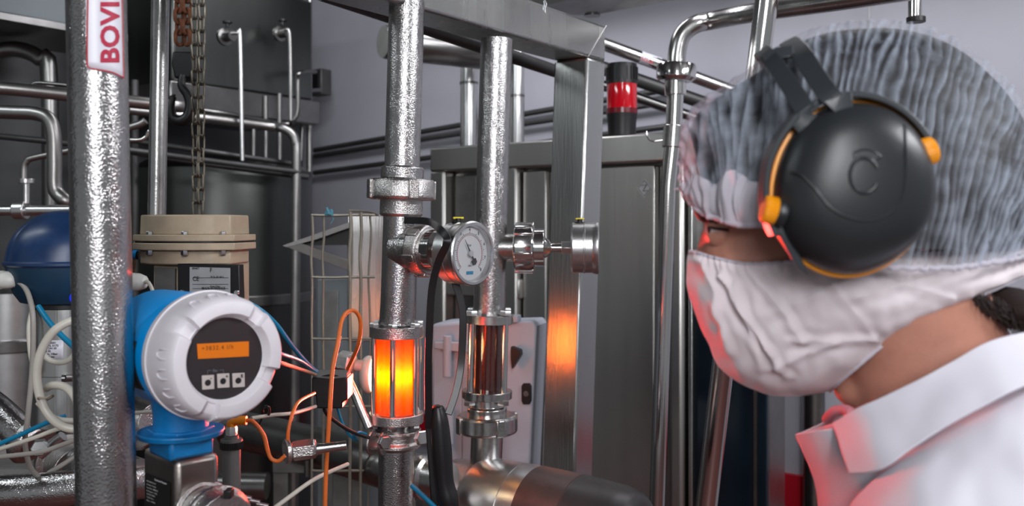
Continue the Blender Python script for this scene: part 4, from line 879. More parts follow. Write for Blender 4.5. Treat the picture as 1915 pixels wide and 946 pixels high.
# ------------------------------------------------------------------ blue flow transmitter
n_ = Vector((0.70, -0.714, 0)).normalized(); X_ = Z.cross(n_).normalized()
f0 = P(430, 672, 0.85)
t = thing('flow_transmitter', 'blue flow meter head with a round grey cover and lit orange display', 'flow meter', P(338, 946, 0.92))
NT = 288; notch = [math.radians(a) for a in (52, -25, -112, 142)]
def nf(an):                                                         # 1 inside a grip notch
    v = 0
    for a in notch:
        d_ = abs((an - a + pi) % (2 * pi) - pi) / math.radians(9.5); v = max(v, 1 - max(0, min(1, (d_ - 0.8) / 0.2)))
    return v
cp = [(-0.050, .0600, 0), (-0.050, .0622, 0), (-0.043, .0626, 0), (-0.0425, .0612, 0), (-0.030, .0606, .05), (-0.012, .0588, .35), (-0.005, .0570, .8), (-0.001, .0545, 1), (0.0, .0530, 1), (0.0, .0430, 1), (-0.001, .0418, .7), (-0.009, .0392, 0), (-0.0095, .0385, 0)]
rs = []
for h, r, k in cp:
    ring = []
    for j_ in range(NT):
        an = 2 * pi * j_ / NT; q_ = nf(an) * k
        ring.append(f0 + n_ * (h - 0.0065 * q_) + (X_ * math.cos(an) + Z * math.sin(an)) * (r - 0.0015 * q_ * (1 if r > 0.045 else 0)))
    rs.append(ring)
cov = obj('round_cover', MB().rings(rs, caps=False), 'grey_cover', t)
for k in range(20):
    an = 2 * pi * (k + 0.5) / 20
    if nf(an) > 0 or min(abs((an - a + pi) % (2 * pi) - pi) for a in notch) < math.radians(13): continue
    def sp(da, s_):
        h = -0.031 + 0.0295 * s_; r = 0.0608 - 0.0025 * s_ - 0.0045 * max(0, s_ - 0.6) / 0.4 * 1.0 + 0.0002
        a2 = an + da; return f0 + n_ * h + (X_ * math.cos(a2) + Z * math.sin(a2)) * r
    w_ = 0.075
    pts = [sp(-w_, 0.35), sp(-w_, 0.8), sp(-w_ * 0.8, 0.95)] ; pts = [sp(-w_, 0.98), sp(-w_, 0.6), sp(-w_ * 0.85, 0.42), sp(-w_ * 0.45, 0.32), sp(0, 0.29), sp(w_ * 0.45, 0.32), sp(w_ * 0.85, 0.42), sp(w_, 0.6), sp(w_, 0.98)]
    obj('grip_mark', MB().tube([Vector(p) for p in cr(pts, 3)], 0.0009, 6), 'grey_cover', cov)
wp = f0 - n_ * 0.0095
win = obj('window', MB().lathe(wp - n_ * 0.002, n_, [(0, .0392), (0.002, .0392)], 96), 'bezel', t)
wf = plane_fn(wp, X_, Z, 0.0)
def wpx(px, py, l=0.0006):                                          # pixel on the window plane
    o_ = Vector((0, 0, EYE)); dirv = Vector(((px - CX) / F, 1, (CY - py) / F)); k = (wp + n_ * l - o_).dot(n_) / dirv.dot(n_); return o_ + dirv * k
def wquad(mb, a, b, c_, d_, l=0.0003, th=0.0005): return mb.prism([wpx(*a, l), wpx(*b, l), wpx(*c_, l), wpx(*d_, l)], n_ * th)
dsp = obj('display', wquad(MB(), (368, 643), (465, 638), (465, 666), (370, 671)), 'display', win)
tx = MB(); vs, fs = text_geo('+3832.4 l/h', 11.5, bold=0.0, space=1.25)
tx.add([wpx(377 + v.x * 0.9, 655.5 - v.y - v.x * 0.055, 0.0012) for v in vs], fs); obj('display_text', tx, mat('lcd_ink', rgb(110, 62, 14), 0.5), win, recalc=False)
for i, (bx_, by_, ch) in enumerate(((389, 714.5, '-'), (417.5, 711.5, '+'), (446, 710.5, 'E'))):
    b_ = obj('push_button', wquad(MB(), (bx_ - 12, by_ - 12.5), (bx_ + 11, by_ - 13.8), (bx_ + 11.5, by_ + 12.5), (bx_ - 11, by_ + 14)), mat('button_grey', rgb(190, 182, 178), 0.5), win, bevel=0.0008)
    obj('button_dot', MB().lathe(wpx(bx_ - 0.5, by_ + 1, 0.0008), n_, [(0, 0.0029), (0.0006, 0.0029)], 24), 'ink', b_)
    tx = MB(); vs, fs = text_geo(ch, 8, bold=0.4); tx.add([wpx(bx_ + 4.5 + v.x, by_ - 5 - v.y, 0.0016) for v in vs], fs); obj('button_mark', tx, 'ink', b_, recalc=False)
tx = MB(); vs, fs = text_geo('Esc', 7, bold=0.1); tx.add([wpx(398 + v.x, 695 - v.y, 0.0006) for v in vs], fs)
for a, b in (((388, 693), (396, 692.5)), ((388, 693), (388, 699)), ((410, 692), (418, 691.6)), ((418, 691.6), (418, 697.5))): tx.tube([wpx(*a, 0.0004), wpx(*b, 0.0004)], 0.0002, 5)
obj('esc_mark', tx, mat('grey_ink', rgb(110, 112, 120), 0.6), win, recalc=False)
bd = MB().lathe(f0 - n_ * 0.165, n_, [(0, .045), (0.006, .055), (0.010, .0575), (0.095, .0585), (0.096, .0600), (0.115, .0600)], 80)
bl = obj('housing', bd, 'blue', t)
def onbody(al, h, r=0.0590):                                        # al: angle round the body from X_, h along it
    return f0 - n_ * h + (X_ * math.cos(al) + Z * math.sin(al)) * r
np_ = MB().grid(lambda u, v: onbody(math.radians(197 - 0) + (1 - v) * math.radians(-34) + math.radians(8), 0.075 + 0.075 * (1 - u), 0.0592), 6, 12)
np_ = MB().grid(lambda u, v: onbody(math.radians(165 + 48 * v), 0.074 + 0.075 * (1 - u), 0.0592), 6, 14)
npo = obj('name_plate', np_, 'black_matt', bl, solid=0.0006)
tx = MB()
for (txt, deg, x, s_) in (('Endress+Hauser', 171, 0.028, 0.0052), ('PROMAG 53', 174.5, 0.040, 0.0032), ('Order Code: 53H50', 196, 0.030, 0.003), ('Ser.No.: 8B0A2', 199, 0.030, 0.003), ('TAG No.:', 202, 0.030, 0.003), ('20-260VAC', 205, 0.030, 0.003), ('IP67 NEMA4X', 208, 0.030, 0.003)):
    vs, fs = text_geo(txt, s_, bold=0.0001); tx.add([onbody(math.radians(deg) - v.y / 0.0592, 0.074 + 0.060 - x - v.x + 0.012, 0.0600) for v in vs], fs)
obj('plate_text', tx, 'ink_white', npo, recalc=False)
D = 0.92
q = P(338, 790, D)
obj('neck', MB().lathe(Vector((q.x, q.y, P(0, 803, D).z)), Z, [(0, S(50, D)), (S(28, D), S(49, D)), (S(70, D), S(55, D))], 56), 'blue_worn', t)
fl = MB().lathe(Vector((q.x, q.y, P(0, 813, D).z)), Z, [(0, S(76, D)), (S(9, D), S(79, D)), (S(11, D), S(77, D))], 56)
fo = obj('neck_flange', fl, 'blue_worn', t, bevel=0.0008)
mb = MB().lathe(Vector((q.x, q.y, P(0, 811, D).z)), Z, [(0, S(60, D)), (S(13, D), S(60, D))], 8, rot=0.25); obj('collar', mb, 'blue_worn', t, bevel=0.001)
for an in (200, 250, 300, 340):
    mb = MB(); a = math.radians(an); hexh(mb, Vector((q.x, q.y, P(0, 811, D).z)) + Vector((math.cos(a), math.sin(a), 0)) * S(66, D), Z, S(9, D), S(9, D)); obj('flange_bolt', mb, 'blue_worn' if an != 300 else 'rust', fo)
def rbox(cpx, w1, w2, y0, y1, d):                                   # upright box seen on its corner: cpx = near corner column
    c0 = P(cpx, y0, d); zt = c0.z; zb2 = P(cpx, y1, d).z; a = X_ * w1; b = -n_ * w2
    p = Vector((c0.x, c0.y, 0)); return MB().prism([p + Z * zb2, p + a + Z * zb2, p + a + b + Z * zb2, p + b + Z * zb2], Z * (zt - zb2))
obj('blue_block', rbox(318, 0.046, 0.052, 822, 866, 0.885), 'blue_worn', t, bevel=0.004)
obj('worn_patch', MB().prism([P(283, 829, 0.925), P(300, 833, 0.905), P(302, 846, 0.905), P(295, 852, 0.91), P(285, 846, 0.922)], -X_ * 0.0006), 'dirt', t)
obj('sensor_box', rbox(328, 0.046, 0.078, 862, 1000, 0.878), mat('sensor_steel', (0.30, 0.27, 0.25, 1), 0.35, 1, var=0.15, vscale=20, bump=0.1), t, bevel=0.006)
e1 = P(328, 862, 0.878); 
def onleft(px, py, l=0.0006):
    o_ = Vector((0, 0, EYE)); dirv = Vector(((px - CX) / F, 1, (CY - py) / F)); k = (e1 - X_ * l - o_).dot(X_) / dirv.dot(X_); return o_ + dirv * k
lb = obj('rating_plate', MB().prism([onleft(272, 885), onleft(318, 903), onleft(318, 990), onleft(272, 970)], -X_ * 0.0004), 'black_matt', t)
tx = MB(); vs, fs = text_geo('Endress+Hauser', 5.0, bold=0.25); tx.add([onleft(289 + v.x * 0.68, 898 - v.y + v.x * 0.25, 0.0014) for v in vs], fs)
for i, l in enumerate(('PROMAG H', 'Order Code:', 'Ser.No.: 8B0A2', 'K-Factor: 1.02', 'DN50 DIN', 'TAG No.:', 'Mat: 1.4404')):
    vs, fs = text_geo(l, 4.2, bold=0.1); tx.add([onleft(274 + v.x * 0.8, 900 + i * 6 - v.y + v.x * 0.3, 0.0014) for v in vs], fs)
obj('plate_text', tx, 'ink_white', lb, recalc=False)
# ferrules at the bottom of the meter
t2 = thing('clamp_ferrule', 'round steel clamp ferrules at the bottom, in front of the sensor box', 'ferrule', P(400, 940, 0.84))
ax = Vector((0.72, -0.66, 0.10)).normalized()
obj('rear_ring', MB().lathe(P(378, 962, 0.90), ax, [(0, S(62, .9)), (0.006, S(62, .9)), (0.007, S(54, .9)), (0.02, S(54, .9))], 64), 'steel_cast', t2, bevel=0.0008)
obj('front_ring', MB().lathe(P(402, 978, 0.86), ax, [(0, S(66, .86)), (0.004, S(70, .86)), (0.008, S(70, .86)), (0.012, S(62, .86)), (0.02, S(56, .86))], 64), 'steel_cast', t2, bevel=0.0008)
obj('clamp_hinge', MB().box(P(428, 922, 0.85), Vector((S(7, .85), 0, 0)), Vector((0, .006, 0)), Z * S(8, .85)), 'black', t2, bevel=0.001)
for i in range(3):
    mb = MB(); mb.cyl(P(452 + i * 14, 928 + i * 7, 0.93), P(470 + i * 16, 932 + i * 7, 0.93), S(4, .93), 16); obj('clamp_screw', mb, 'steel_bright', t2)

# ------------------------------------------------------------------ temperature sensor with the orange plug
D = 1.08
t = thing('temperature_sensor', 'slim threaded steel sensor with knurled ring and orange plug', 'sensor', P(433, 920, D))
obj('sensor_body', MB().cyl(P(433, 925, D), P(433, 832, D), S(16.5, D), 40), 'bracket', t)
kn = MB(); o = P(433, 838, D); NK = 72
kn.rings([[o + Z * h + Vector((math.cos(2 * pi * k / NK), math.sin(2 * pi * k / NK), 0)) * (r + (S(1.2, D) if k % 2 else 0)) for k in range(NK)] for h, r in ((0, S(20, D)), (S(6, D), S(20.5, D)), (S(13, D), S(20.5, D)))])
obj('knurled_ring', kn, 'black', t)
obj('collar', MB().lathe(P(433, 826, D), Z, [(0, S(20, D)), (S(5, D), S(20, D)), (S(6, D), S(13, D)), (S(12, D), S(13, D))], 40), 'bracket', t)
mb = MB(); hexh(mb, P(433, 813, D), Z, S(11, D), S(16, D)); obj('hex_nut', mb, 'steel_bright', t)
obj('orange_plug', MB().tube([P(*p) for p in cr([(433, 800, D), (433, 791, D), (440, 787, D), (461, 786, D)], 5)], S(8.5, D), 20), 'orange_bright', t)
cable([(460, 786, D), (474, 789, D), (492, 812, D), (500, 840, D), (507, 857, D), (520, 862, D), (533, 852, D)], 7.5, 'orange', 'orange cable looping from the orange plug to the round steel cap', smooth=8)
t = thing('blanking_plug', 'round steel cap with hexagonal body pointing right, on the orange cable', 'plug', P(560, 845, 1.1))
ax = Vector((1, 0.15, 0.10)).normalized()
obj('cap_disc', MB().lathe(P(533, 844, 1.10), Vector((1, 0.55, 0.05)), [(0, S(22, 1.1)), (0.001, S(23, 1.1)), (0.005, S(23, 1.1))], 40), 'steel_cast', t, bevel=0.0005)
mb = MB(); mb.lathe(P(545, 844, 1.105), ax, [(0, S(15, 1.1)), (S(4, 1.1), S(19, 1.1)), (S(42, 1.1), S(19, 1.1)), (S(46, 1.1), S(15, 1.1))], 6, rot=0.5); obj('hex_body', mb, 'steel_cast', t, bevel=0.0006)
obj('nozzle', MB().lathe(P(588, 840, 1.12), ax, [(0, S(12, 1.1)), (S(20, 1.1), S(9, 1.1)), (S(60, 1.1), S(9, 1.1))], 28), 'steel', t)
cable([(538, 825, 1.1), (540, 800, 1.1), (548, 770, 1.11), (560, 750, 1.14), (588, 735, 1.22)], 6.5, 'orange', 'orange cable rising from the steel cap to the black junction box')
cable([(607, 990, 1.16), (610, 880, 1.16), (617, 760, 1.16), (622, 690, 1.17), (632, 640, 1.18), (639, 600, 1.20), (650, 583, 1.22), (664, 582, 1.24), (673, 596, 1.25), (674, 620, 1.26), (668, 650, 1.28), (650, 690, 1.33)], 8, 'orange', 'long upright orange cable hooked over the wire rack')
# junction box and its hoses
D = 1.34
t = thing('junction_box', 'small black junction block where the blue hoses meet', 'junction box', P(612, 760, D))
obj('box_body', MB().prism([P(583, 706, D), P(618, 700, D), P(650, 706, D), P(650, 748, D), P(640, 752, D), P(640, 764, D), P(592, 764, D), P(590, 740, D), P(583, 738, D)], Vector((0, 0.05, 0))), 'black', t, bevel=0.002)
obj('top_cover', MB().prism([P(583, 705, D - .002), P(618, 709, D - .002), P(650, 705, D - .002), P(648, 697, D + 0.01), P(590, 697, D + 0.01)], Vector((0, 0.03, 0))), 'bracket', t, bevel=0.001)
cable([(440, 557, 1.22), (480, 575, 1.22), (515, 605, 1.24), (545, 645, 1.28), (575, 680, 1.33), (592, 695, 1.35)], 9.5, 'teal', 'blue hose arching from behind the flow meter cover down to the junction block', 'hose', 'air_hose')
cable([(500, 655, 1.15), (530, 663, 1.18), (562, 675, 1.26), (590, 696, 1.33)], 8, 'teal', 'short blue hose from behind the grey cover to the junction block', 'hose', 'air_hose')
cable([(500, 670, 1.15), (530, 680, 1.18), (560, 690, 1.26), (590, 700, 1.33)], 8, 'dirt', 'short cream cable just below the short blue hose', 'cable')
cable([(470, 782, 1.15), (510, 776, 1.18), (550, 772, 1.22), (590, 760, 1.31)], 7.5, 'hose_white', 'cream cable from under the grey cover to the junction block', 'cable')
cable([(606, 760, 1.35), (612, 775, 1.36), (645, 800, 1.38), (670, 812, 1.40), (690, 818, 1.42)], 7, 'rubber', 'dark cable from the junction block to the riser clamp', 'cable')
cable([(628, 752, 1.38), (640, 790, 1.39), (655, 815, 1.40), (668, 824, 1.42), (662, 815, 1.40), (672, 808, 1.40), (685, 812, 1.42)], 5, 'teal', 'thin teal tube curling at the riser clamp', 'hose', 'air_hose')
cable([(500, 960, 1.12), (540, 930, 1.15), (590, 895, 1.2), (650, 868, 1.3)], 9, 'hose_white', 'white twisted cable slanting up at the bottom centre', 'cable')
cable([(770, 908, 1.42), (800, 935, 1.40), (830, 965, 1.38)], 9, 'teal', 'bright blue hose at the bottom beside the lever handle', 'hose', 'air_hose', 4)
mb = MB(); o = P(497, 767, 1.12)
mb.tube([P(*p) for p in cr([(491, 768, 1.17), (495, 760, 1.16), (503, 762, 1.16), (503, 774, 1.17), (495, 778, 1.18)], 5, closed=True)], S(2.5, 1.2), 8, closed=True); mb.tube([P(*p) for p in cr([(492, 776, 1.17), (486, 790, 1.17), (480, 800, 1.17)], 4)], S(2, 1.2), 8)
tag(obj('cable_tie', mb, 'black'), 'black cable tie round the cream cable right of the grey cover', 'cable tie')

# ------------------------------------------------------------------ wire rack and sheet metal behind
D = 1.75
rk = MB()
def wire(pts, w_=5.0): rk.tube([P(*p) for p in cr(pts, 4)], S(w_, D) / 2, 8)
for x, d_, a in ((584, D, 402), (605, D + .02, 402), (655, D - .02, 396), (675, D - 0.0, 397)):
    wire([(x, a, d_), (x + 1, a + 40, d_), (x - 2, a + 80, d_), (x, a + 130, d_), (x - 1, a + 200, d_), (x, a + 300, d_), (x - 1, 946, d_), (x, 1100, d_)], 6 if x in (655, 675) else 5)
wire([(691, 400, D + .1), (694, 440, D + .1), (689, 520, D + .1), (692, 620, D + .1), (688, 946, D + .1)], 4)
wire([(657, 400, D + .1), (659, 460, D + .1), (655, 560, D + .1), (657, 700, D + .1), (655, 1100, D + .1)], 4)
for y in (402, 518, 633, 760, 880):
    wire([(583, y, D), (620, y + 1, D - .01), (655, y, D - .02)], 5); 
    wire([(653, y, D - .02), (700, y, D + .03)], 5)
wire([(652, 394, D - .02), (690, 396, D + .05), (706, 402, D + .1)], 5); wire([(584, 402, D), (640, 402, D + .06), (700, 402, D + .1)], 4)
ra_k = tag(obj('wire_rack', rk, mat('wire', rgb(150, 145, 134), 0.4, 0.6, var=0.15, vscale=40)), 'grey wire rack standing left of the glowing riser', 'rack')
kb = MB()
for i in range(7):
    a = i * 0.9; kb.tube([P(*p) for p in cr([(611 + 3 * math.cos(a), 400 - 3 * math.sin(a), D - 0.01), (616 + 4 * math.sin(a), 396 + 4 * math.cos(a * 2), D - 0.015), (622, 402 + 3 * math.sin(a * 3), D - 0.01)], 3)], S(2.4, D) / 1.2, 6)
kb.tube([P(614, 396, D - .01), P(611, 388, D - .01)], S(2, D), 6); kb.tube([P(620, 402, D - .01), P(624, 410, D - .01), P(618, 418, D - 0.01)], S(1, D), 6)
obj('string_knot', kb, mat('string', rgb(90, 150, 170), 0.8), ra_k, label='light blue string knotted on the top wire')
D = 1.98
t = thing('sheet_bracket', 'dull triangular sheet metal bracket with a dark opening, behind the rack', 'bracket', P(600, 460, D))
obj('upper_edge', MB().prism([P(528, 459, D), P(575, 443, D), P(655, 415, D + .02), P(655, 425, D + .02), P(590, 448, D), P(535, 462, D)], Vector((0, 0.02, 0))), 'bracket', t)
obj('lower_flange', MB().prism([P(528, 459, D), P(556, 452, D), P(650, 486, D + .02), P(650, 506, D + .02)], Vector((0, 0.012, 0))), 'bracket', t, bevel=0.001)
obj('dark_pocket', MB().prism([P(556, 452, D + .02), P(655, 418, D + .04), P(655, 458, D + .04), P(580, 459, D + .02)], Vector((0, 0.03, 0))), 'black_matt', t)
tag(obj('steel_panel', MB().box(P(690, 520, 2.06), Vector((S(38, 2.06), 0.01, 0)), Vector((0, 0.008, 0)), Z * S(118, 2.06)), 'steel_frame', bevel=0.003), 'upright steel panel behind the wire rack and the glowing riser', 'panel')
D = 2.25
t = thing('control_cabinet', 'bluish grey control cabinet with a recessed panel behind the wire rack', 'cabinet', P(620, 1000, D))
obj('cabinet_body', MB().prism([P(592, 522, D), P(668, 518, D), P(668, 1150, D), P(592, 1150, D)], Vector((0.08, 0.3, 0))), 'cabinet_grey', t, bevel=0.004)
obj('recess_panel', MB().prism([P(603, 545, D - .004), P(632, 543, D - .004), P(632, 960, D - .004), P(603, 960, D - .004)], Vector((0, 0.003, 0))), 'bracket', t, bevel=0.002)
# low platform frame behind the bottom centre
t = thing('equipment_stand', 'dark angle steel stand low behind the sloping pipe', 'stand', P(560, 1050, 1.9))
obj('top_rail', MB().box(P(575, 868, 1.95), Vector((0.07, 0, 0)), Vector((0, 0.02, 0)), Z * 0.014), 'bracket', t, bevel=0.002)
obj('leg', MB().box(P(528, 960, 1.95), Vector((0.016, 0, 0)), Vector((0, 0.016, 0)), Z * 0.12), 'bracket', t, bevel=0.002)
obj('leg', MB().box(P(650, 960, 1.97), Vector((0.03, 0, 0)), Vector((0, 0.016, 0)), Z * 0.12), 'bracket', t, bevel=0.002)
obj('hanger_tube', MB().cyl(P(575, 890, 1.85), P(575, 860, 1.85), S(6, 1.85)), 'steel_dark', t)
pipe('pump_casing', [(250, 900, 1.9), (300, 905, 1.9), (500, 908, 1.9)], 50, 'steel_dark', 'dark pipe low behind the threaded sensor', 'pipe', 2)

# ------------------------------------------------------------------ the worker
HD = 0.74                                                           # depth of the middle plane of the head
HW = lambda px, py: P(px, py, HD)
KX = 0.376                                                          # the head is turned a little, square to the line of sight
def mir(p): return Vector((p.x + 2 * (HD - p.y) * KX, 2 * HD - p.y, p.z))
person = thing('person', 'person in white coat, hair cap, white mask and black ear muffs, facing left', 'person', P(1760, 1500, HD))
# body: one continuous surface grown from overlapping volumes and remeshed
bd = MB()
def el(px, py, rx, rz, ry, tilt=0.0, dd=0.0):
    r = math.radians(tilt); a = Vector((math.cos(r), 0, math.sin(r))) * S(rx, HD); c_ = Vector((-math.sin(r), 0, math.cos(r))) * S(rz, HD)
    bd.ell(HW(px, py) + Vector((dd * KX, dd, 0)), a, c_, Vector((ry * KX, ry, 0)), 40, 24)
el(1615, 300, 225, 185, 0.062)                                      # skull
el(1500, 340, 178, 140, 0.058)                                      # forehead
el(1464, 470, 150, 150, 0.049)                                      # face
el(1342, 390, 42, 24, 0.036)                                        # brow ridge
el(1480, 600, 120, 118, 0.046, -25)                                 # jaw and chin
el(1432, 655, 62, 52, 0.026)
el(1600, 560, 150, 110, 0.058, 25)
for s_ in (-1, 1):
    el(1418, 480, 62, 40, 0.016, 0, s_ * 0.030)                     # cheekbones
    el(1347, 398, 34, 17, 0.014, -8, s_ * 0.024)                    # brows
    bd.ell(HW(1620, 365) + Vector((s_ * 0.071 * KX, s_ * 0.071, 0)), Vector((0.016, 0, 0)), Vector((0, 0, 0.028)), Vector((0, 0.010, 0)), 20, 12)   # ears
bd.tube([HW(1333, 432), HW(1326, 460), HW(1322, 500), HW(1322, 530)], [S(20, HD), S(21, HD), S(24, HD), S(28, HD)], 20)        # nose
bd.ell(HW(1330, 545), Vector((S(30, HD), 0, 0)), Vector((0, 0, S(22, HD))), Vector((0, 0.017, 0)))
bd.ell(HW(1335, 600), Vector((S(28, HD), 0, 0)), Vector((0, 0, S(14, HD))), Vector((0, 0.022, 0)))                                # lips
bd.ell(HW(1345, 625), Vector((S(28, HD), 0, 0)), Vector((0, 0, S(14, HD))), Vector((0, 0.020, 0)))
nk = [(1660, 520), (1705, 620), (1745, 720), (1800, 860)]           # neck
bd.tube([HW(*p) for p in nk], [S(158, HD), S(150, HD), S(158, HD), S(200, HD)], 40)
bd.ell(HW(1608, 722), Vector((S(50, HD), 0, 0)), Vector((0, 0, S(44, HD))), Vector((0, 0.02, 0)))                                 # throat
bd.ell(HW(1850, 1150), Vector((S(260, HD), 0, 0)), Vector((0, 0, S(300, HD))), Vector((0, 0.15, 0)), 40, 24)                       # chest
bd.ell(HW(1880, 1700), Vector((S(250, HD), 0, 0)), Vector((0, 0, S(420, HD))), Vector((0, 0.14, 0)), 40, 24)
for s_ in (-1, 1):                                                  # shoulders and arms
    sh = HW(1900, 1010) + Vector((0, s_ * 0.15, 0)); eb = HW(1720, 1600) + Vector((0, s_ * 0.20, 0)); wr = HW(1300, 1850) + Vector((0, s_ * 0.15, 0))
    bd.tube([HW(1850, 960) + Vector((0, s_ * 0.05, 0)), sh, sh.lerp(eb, 0.5), eb], [0.07, 0.062, 0.048, 0.042], 28)
    bd.tube([eb, eb.lerp(wr, 0.4), wr], [0.042, 0.040, 0.028], 24)
    bd.ell(eb, Vector((0.043, 0, 0)), Vector((0, 0.043, 0)), Z * 0.043)
body = obj('body', bd, 'skin', person, recalc=False)
md = body.modifiers.new('remesh', 'REMESH'); md.mode = 'VOXEL'; md.voxel_size = 0.0032; md.use_smooth_shade = True
md = body.modifiers.new('smooth', 'SMOOTH'); md.factor = 0.5; md.iterations = 7
# eye, lids, brow
for s_ in (-1, 1):
    ec = HW(1354, 428) + Vector((s_ * 0.026 * KX, s_ * 0.026, 0))
    def eye_part(dx, dz, r): return MB().ell(ec + Vector((dx, 0, dz)), Vector((r, 0, 0)), Vector((0, 0, r)), Vector((0, r, 0)), 28, 18)
    eo = obj('eye', eye_part(0, 0, 0.0115), 'eye_white', person)
    obj('iris', MB().ell(ec + Vector((-0.0078, s_ * 0.003, 0)), Vector((0.003, 0, 0)), Vector((0, 0, 0.005)), Vector((0, 0.005, 0)), 20, 12), 'brow', eo)
    obj('eyelid', eye_part(0.0006, 0.0034, 0.0120), 'skin', person)
    obj('eyelid', eye_part(0.0010, -0.0040, 0.0120), 'skin', person)
def on_face(px, py, off):                                           # near side
    return P(px, py, HD - off)
lash = MB(); lash.tube([on_face(*p) for p in cr([(1326, 424, 0.030), (1333, 426, 0.036), (1345, 428, 0.0385), (1362, 430, 0.039)], 5)], 0.0010, 8)
obj('eyelashes', lash, 'brow', person)
br_ = MB()
br_.tube([on_face(*p) for p in cr([(1305, 386, 0.006), (1309, 396, 0.016), (1316, 405, 0.028), (1330, 409, 0.036)], 5)], [0.0035] * 4 + [0.0045] * 8 + [0.003] * 4, 10)
rb0 = random.Random(3)
for i in range(120):
    t_ = rb0.random(); c_ = on_face(1304 + 30 * t_, 386 + 22 * min(1, t_ * 1.6) + rb0.uniform(-5, 5), 0.008 + 0.032 * t_)
    br_.tube([c_, c_ + Vector((0.003 + 0.002 * rb0.random(), -0.002, 0.003 * rb0.uniform(-1, 1)))], 0.00035, 4)
obj('eyebrow', br_, 'brow', person)

# bouffant cap
T_ = [(1271, 350, .0), (1272, 300, 0), (1275, 240, 0), (1300, 196, 0), (1345, 164, 0), (1410, 122, 0), (1470, 75, 0), (1540, 48, 0), (1620, 38, 0), (1700, 42, 0), (1780, 68, 0), (1850, 118, 0), (1912, 190, 0), (1958, 290, 0), (1972, 380, 0), (1955, 450, 0)]
H_ = [(1274, 352, .004), (1292, 376, .018), (1312, 396, .031), (1336, 406, .044), (1362, 414, .060), (1392, 421, .067), (1425, 420, .074), (1465, 425, .080), (1530, 460, .084), (1610, 490, .088), (1690, 500, .090), (1760, 500, .088), (1815, 495, .084), (1865, 487, .070), (1915, 478, .045), (1948, 465, .012)]
Tc = cr(T_, 26); Hc = cr(H_, 26); NS = len(Tc)
arc = [0.0]
for i in range(1, NS): arc.append(arc[-1] + math.hypot(Tc[i][0] - Tc[i - 1][0], Tc[i][1] - Tc[i - 1][1]))
def cap_pt(i, th, amp=1.0, lift=0.0):                               # i along front-back, th 0 crown .. 1 hem
    tx_, ty_, _ = Tc[i]; hx, hy, hd = Hc[i]
    a = th * pi / 2; k = 1 - math.cos(a)
    px = tx_ + (hx - tx_) * k; py = ty_ + (hy - ty_) * k
    wmax = max(hd, 0.004) * (1.06 if 6 < i / 26 < 13 else 1.0)
    off = wmax * (math.sin(a) ** 0.85)
    s_ = arc[i]; fr_b = min(1, max(0, (s_ - 330) / 250)); 
    n1 = noise.noise(Vector((s_ * 0.020, th * 1.2, 3.1))); n2 = noise.noise(Vector((s_ * 0.05, th * 5.0, 8.0))); n3 = noise.noise(Vector((s_ * 0.012, th * 3, 1.7)))
    pl = math.sin(s_ * 0.33 + n1 * 5 + 2.2 * n3 * th * 3 + 1.6 * noise.noise(Vector((s_ * 0.03, th * 9.0, 20))) * 1.5) * (0.55 + 0.7 * n2)
    d_ = amp * (0.0030 * pl * (0.25 + fr_b) + 0.0040 * n2 * (1.3 - fr_b) + 0.002 * n1) * min(1, th * 5 + 0.25) + lift
    c = P(1600, 330, HD); p = P(px, py, HD - off)
    dr = (p - (c)).normalized(); return p + dr * d_
NTH = 46
def cap_side(near, amp, lift, i0=0, i1=None, t0=0.0, t1=1.0, nth=NTH):
    i1 = NS - 1 if i1 is None else i1
    rows = []
    for i in range(i0, i1 + 1):
        rows.append([cap_pt(i, t0 + (t1 - t0) * j / nth, amp, lift) for j in range(nth + 1)])
    if not near: rows = [[mir(p) for p in r] for r in rows]
    return rows
def rows_mesh(mb, rows):
    n = len(rows[0]); return mb.add([p for r in rows for p in r], [(i * n + j, (i + 1) * n + j, (i + 1) * n + j + 1, i * n + j + 1) for i in range(len(rows) - 1) for j in range(n - 1)])
def both(amp, lift, i0=0, i1=None, t0=0.0, t1=1.0, nth=NTH):
    a = cap_side(True, amp, lift, i0, i1, t0, t1, nth); b = cap_side(False, amp, lift, i0, i1, t0, t1, nth)
    if t0 == 0.0: return [list(reversed(rb2))[:-1] + ra2 for ra2, rb2 in zip(a, b)]
    return a
GATH = []
cap_rows = both(1, 0); cap = obj('hair_cap', rows_mesh(MB(), cap_rows), 'cap_sheer', person, label='white bouffant cap, partly see-through')
at = cap.data.attributes.new('gather', 'FLOAT', 'POINT')             # how tightly the fabric is gathered: folds are denser
flat = both(0, 0); q_ = 0
for r1, r2 in zip(cap_rows, flat):
    for p1, p2 in zip(r1, r2):
        c_ = P(1600, 330, HD); at.data[q_].value = (p1 - c_).length - (p2 - c_).length + 0.0022 * max(0, 1 - (p1.x - P(1290, 0, HD).x) / 0.075); q_ += 1
hem = MB()
hem.tube([Vector(cap_pt(i, 1.0, 0.6, 0.001)) for i in range(0, NS, 3)], 0.0022, 8)
hem.tube([mir(Vector(cap_pt(i, 1.0, 0.6, 0.001))) for i in range(0, NS, 3)], 0.0022, 8)
obj('elastic_hem', hem, 'fabric_white', cap)
fold = MB()
i1 = 26 * 8
rows = []
for i in range(0, i1):
    f_ = i / i1; hgt_ = 0.34 * (1 - f_ * 0.75) * (1 + 0.5 * noise.noise(Vector((i * 0.03, 0, 2))))
    rows.append([cap_pt(i, 1.0 - hgt_ * j / 10 * 1.0, 0.7, 0.0002 + 0.0012 * (1 - j / 10) + 0.0030 * math.sin(pi * j / 10) + 0.0022 * noise.noise(Vector((arc[i] * 0.02, j * 0.25, 5)))) for j in range(11)])
rows_mesh(fold, rows); obj('folded_edge', fold, 'fabric_white', cap)
